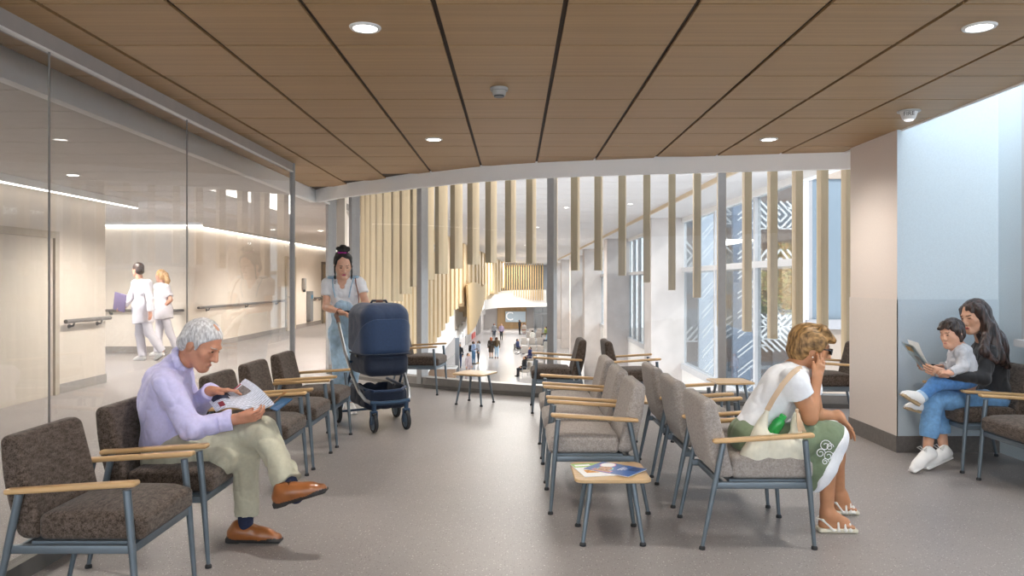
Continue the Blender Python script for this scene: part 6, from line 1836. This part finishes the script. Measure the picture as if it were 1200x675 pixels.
mini('lobby visitor in white top and black leggings beside the rucksack wearer', 560.5, 426, 'stand', '#dfe0e6', '#24272e', '#2b2220', face=200, longhair=True, shoes='#b9976b')
mini('lobby visitor in dusty pink clothes walking just behind the small table', 549, 446, 'walk', '#c7b7ba', '#b3a3a6', '#4a332c', face=-40)
mini('lobby visitor in dark clothes half hidden by the steel post', 538.5, 431, 'stand', '#33373f', '#2f4a78', '#2a2220')
wc = mini('lobby visitor in navy sitting in a wheelchair', 606.5, 415, 'sit', '#2f3a5f', '#33363f', '#2a2220', face=-10)
xw, yw, _ = wc.location
t = thing('wheelchair', 'black wheelchair with large wheels in the lobby', 'wheelchair', (xw, yw, LZ), math.radians(-10))
for sd in (-1, 1):
    mb = MB(); M_ = T(.0, sd * .31, .31) @ R('X', 90)
    mb.tube([M_ @ V(.30 * math.cos(a), .30 * math.sin(a), 0) for a in [2*PI*i/24 for i in range(25)]], .022, 8)
    for i in range(6): mb.tube([M_ @ V(0, 0, 0), M_ @ V(.3 * math.cos(i*PI/3), .3 * math.sin(i*PI/3), 0)], .008, 5)
    mb.build('wheel', M_dkplast, t)
mb = MB(); mb.rbox((-.22, -.26, .36), (.25, .26, .41), .02, 2); mb.rbox((-.27, -.26, .40), (-.23, .26, .9), .02, 2); mb.build('seat', M_dkplast, t)
# lobby seats
M_lseat = mat('lobby_seat', '#b9b2ad', .7, noise=(4, .05)); M_ltan = mat('lobby_seat_tan', '#b5aba0', .7, noise=(4, .05))
def lobby_chair(label, m, px, py, face, group):
    Y = (EYE - LZ) * FPX / (py - 330); x = (px - 603) * Y / FPX
    t = thing('lobby_chair', label, 'chair', (x, Y, LZ), math.radians(face), group)
    mb = MB(); mb.rbox((-.25, -.27, .28), (.30, .27, .46), .05, 2); mb.build('seat', m, t)
    mb = MB(); mb.rbox((-.34, -.27, .32), (-.22, .27, .95), .06, 2, None, lambda a, b, c: (a - .12 * (c - .32), b, c)); mb.build('backrest', m, t)
    mb = MB()
    for sy in (-1, 1):
        mb.tube([(.28, sy*.29, 0), (.28, sy*.29, .66), (-.30, sy*.29, .62), (-.30, sy*.29, 0)], .022, 6)
    mb.build('frame', M_steel, t)
    return t
LC = []
k = 0
for py, row, xs in ((418, 'front', (615, 624.5, 633)), (407, 'second', (614, 623.5, 632.5)), (399, 'third', (620, 631)), (394.5, 'back', (623, 632))):
    for i, px in enumerate(xs):
        c = lobby_chair('pale lobby chair seen from behind, %s row, %s from the left' % (row, ORD[i]), M_lseat, px, py, 90, 'pale chairs in rows in the lobby'); LC.append(c)
for px, py, face, lb in ((621.5, 427, 200, 'lobby armchair carrying the man in the blue suit'), (615, 441, 200, 'lobby armchair carrying the woman in black'), (633, 432, 180, 'empty pale lobby armchair seen past the dark chair arm'),
                         (614, 392, -90, 'lobby chair carrying the visitor in pink white top'), (640, 397, 180, 'lobby chair carrying the visitor in green beside the mullion')):
    lobby_chair(lb, M_ltan if 'empty' not in lb else M_lseat, px, py, face, 'armchairs in the lobby')
mini('seated man in dark blue suit in the lobby', 621.2, 427, 'sit', '#2b3266', '#343a66', '#3a2b22', face=200)
mini('seated woman in black in the lobby behind the chair arm', 614.7, 441, 'sit', '#23252c', '#22262e', '#3a2a22', face=200, longhair=True)
mini('seated lobby visitor in white top with dark hair facing the windows', 614, 391.6, 'sit', '#e4dede', '#a04c44', '#2a1d1a', face=-90, skin=1)
mini('seated lobby visitor in white seen from behind in the rows', 624, 402, 'sit', '#f1efe9', '#d8d4cc', '#2b221d', face=90)
mini('seated lobby visitor in green shirt by the middle mullion', 639.6, 397, 'sit', '#8b9a58', '#5a5348', '#2b221d', face=180)
mini('seated lobby visitor in pale blue shirt by the middle mullion', 642, 405, 'sit', '#a9cbe6', '#5a6478', '#2b221d', face=180, skin=1)
# ================================================================ LIGHT AND CAMERA
w = bpy.data.worlds.new('World'); SC.world = w; w.use_nodes = True
nt = w.node_tree; bg = nt.nodes['Background']
bg.inputs['Color'].default_value = (.86, .93, 1.0, 1); bg.inputs['Strength'].default_value = 3.5
def sun(dirv, e, ang, col):
    l = bpy.data.lights.new('sun', 'SUN'); l.energy = e; l.angle = math.radians(ang); l.color = col
    o = bpy.data.objects.new('sun', l); COL.objects.link(o)
    o.rotation_euler = Vector(dirv).to_track_quat('-Z', 'Y').to_euler(); return o
sun((-.60, .54, -.58), 3.6, .6, (1, .95, .88))
def area(name, loc, size, e, dirv=(0, 0, -1), col=(1, .96, .9), shape='DISK', sy=None):
    l = bpy.data.lights.new(name, 'AREA'); l.shape = shape; l.size = size; l.energy = e; l.color = col
    if sy: l.shape = 'RECTANGLE'; l.size_y = sy
    o = bpy.data.objects.new(name, l); COL.objects.link(o); o.location = loc
    o.rotation_euler = Vector(dirv).to_track_quat('-Z', 'Y').to_euler(); return o
for x, y in ((-.757, 3.85), (2.35, 3.84), (-.73, 6.87), (2.30, 6.87), (-.75, .83), (2.35, .83)):
    l = bpy.data.lights.new('downlight_lamp', 'SPOT'); l.energy = 120; l.spot_size = math.radians(150); l.spot_blend = .8; l.shadow_soft_size = .06; l.color = (1, .95, .88)
    o = bpy.data.objects.new('downlight_lamp', l); COL.objects.link(o); o.location = (x, y, CEIL - .02)
for x, y, e in ((-4.4, 5, 60), (-4.4, 10, 60), (-4.6, 13.2, 90), (-7.5, 13.2, 80), (-4.5, 18, 90), (-4.5, 24, 90)):
    l = bpy.data.lights.new('corridor_lamp', 'SPOT'); l.energy = e * 4.6; l.spot_size = math.radians(150); l.spot_blend = .6; l.shadow_soft_size = .1; l.color = (1, .95, .88)
    o = bpy.data.objects.new('corridor_lamp', l); COL.objects.link(o); o.location = (x, y, 2.6)
for y, e in ((12.5, 200), (20, 400), (40, 750), (62, 900), (84, 900)):  # the nearest one is added to brighten the hanging fins
    area('atrium_lamp', (.5, y, 3.5), 3.0, e, sy=6.0)
area('lobby_fill', (-.3, 95, -2.1), 5.0, 330, sy=4.0)  # added fill under the gallery to brighten the back wall
area('lobby_fill', (-3.2, 72, -2.0), 1.0, 200, sy=10.0)  # second added fill, along the left side of the lobby
# unseen block added to keep direct sun out of the waiting room
mb = MB(); mb.box((7.0, -14, -5), (12, 5.5, 6.8)); 
o = mb.build('sun_block', mat('sun_block_render', '#dfe6ec', .7, noise=(.5, .03)), smooth=0); tag(o, 'unseen pale block added outside the side window to stop the sun', 'building')
cam = bpy.data.cameras.new('camera'); co = bpy.data.objects.new('camera', cam); COL.objects.link(co)
co.location = (0, 0, EYE); co.rotation_euler = (PI / 2, 0, 0)
cam.sensor_width = 36; cam.lens = 36 * FPX / 1200
cam.shift_x = -3 / 1200; cam.shift_y = -7.5 / 1200
cam.clip_start = .05; cam.clip_end = 400
SC.camera = co
SC.view_settings.view_transform = 'Standard'; SC.view_settings.look = 'None'; SC.view_settings.exposure = 0.12
try:
    SC.cycles.use_denoising = True
    SC.cycles.denoiser = 'OPENIMAGEDENOISE'
    SC.cycles.max_bounces = 10; SC.cycles.transparent_max_bounces = 16; SC.cycles.diffuse_bounces = 4; SC.cycles.glossy_bounces = 4
    SC.cycles.caustics_reflective = False; SC.cycles.caustics_refractive = False; SC.cycles.sample_clamp_indirect = 8
except Exception:
    pass
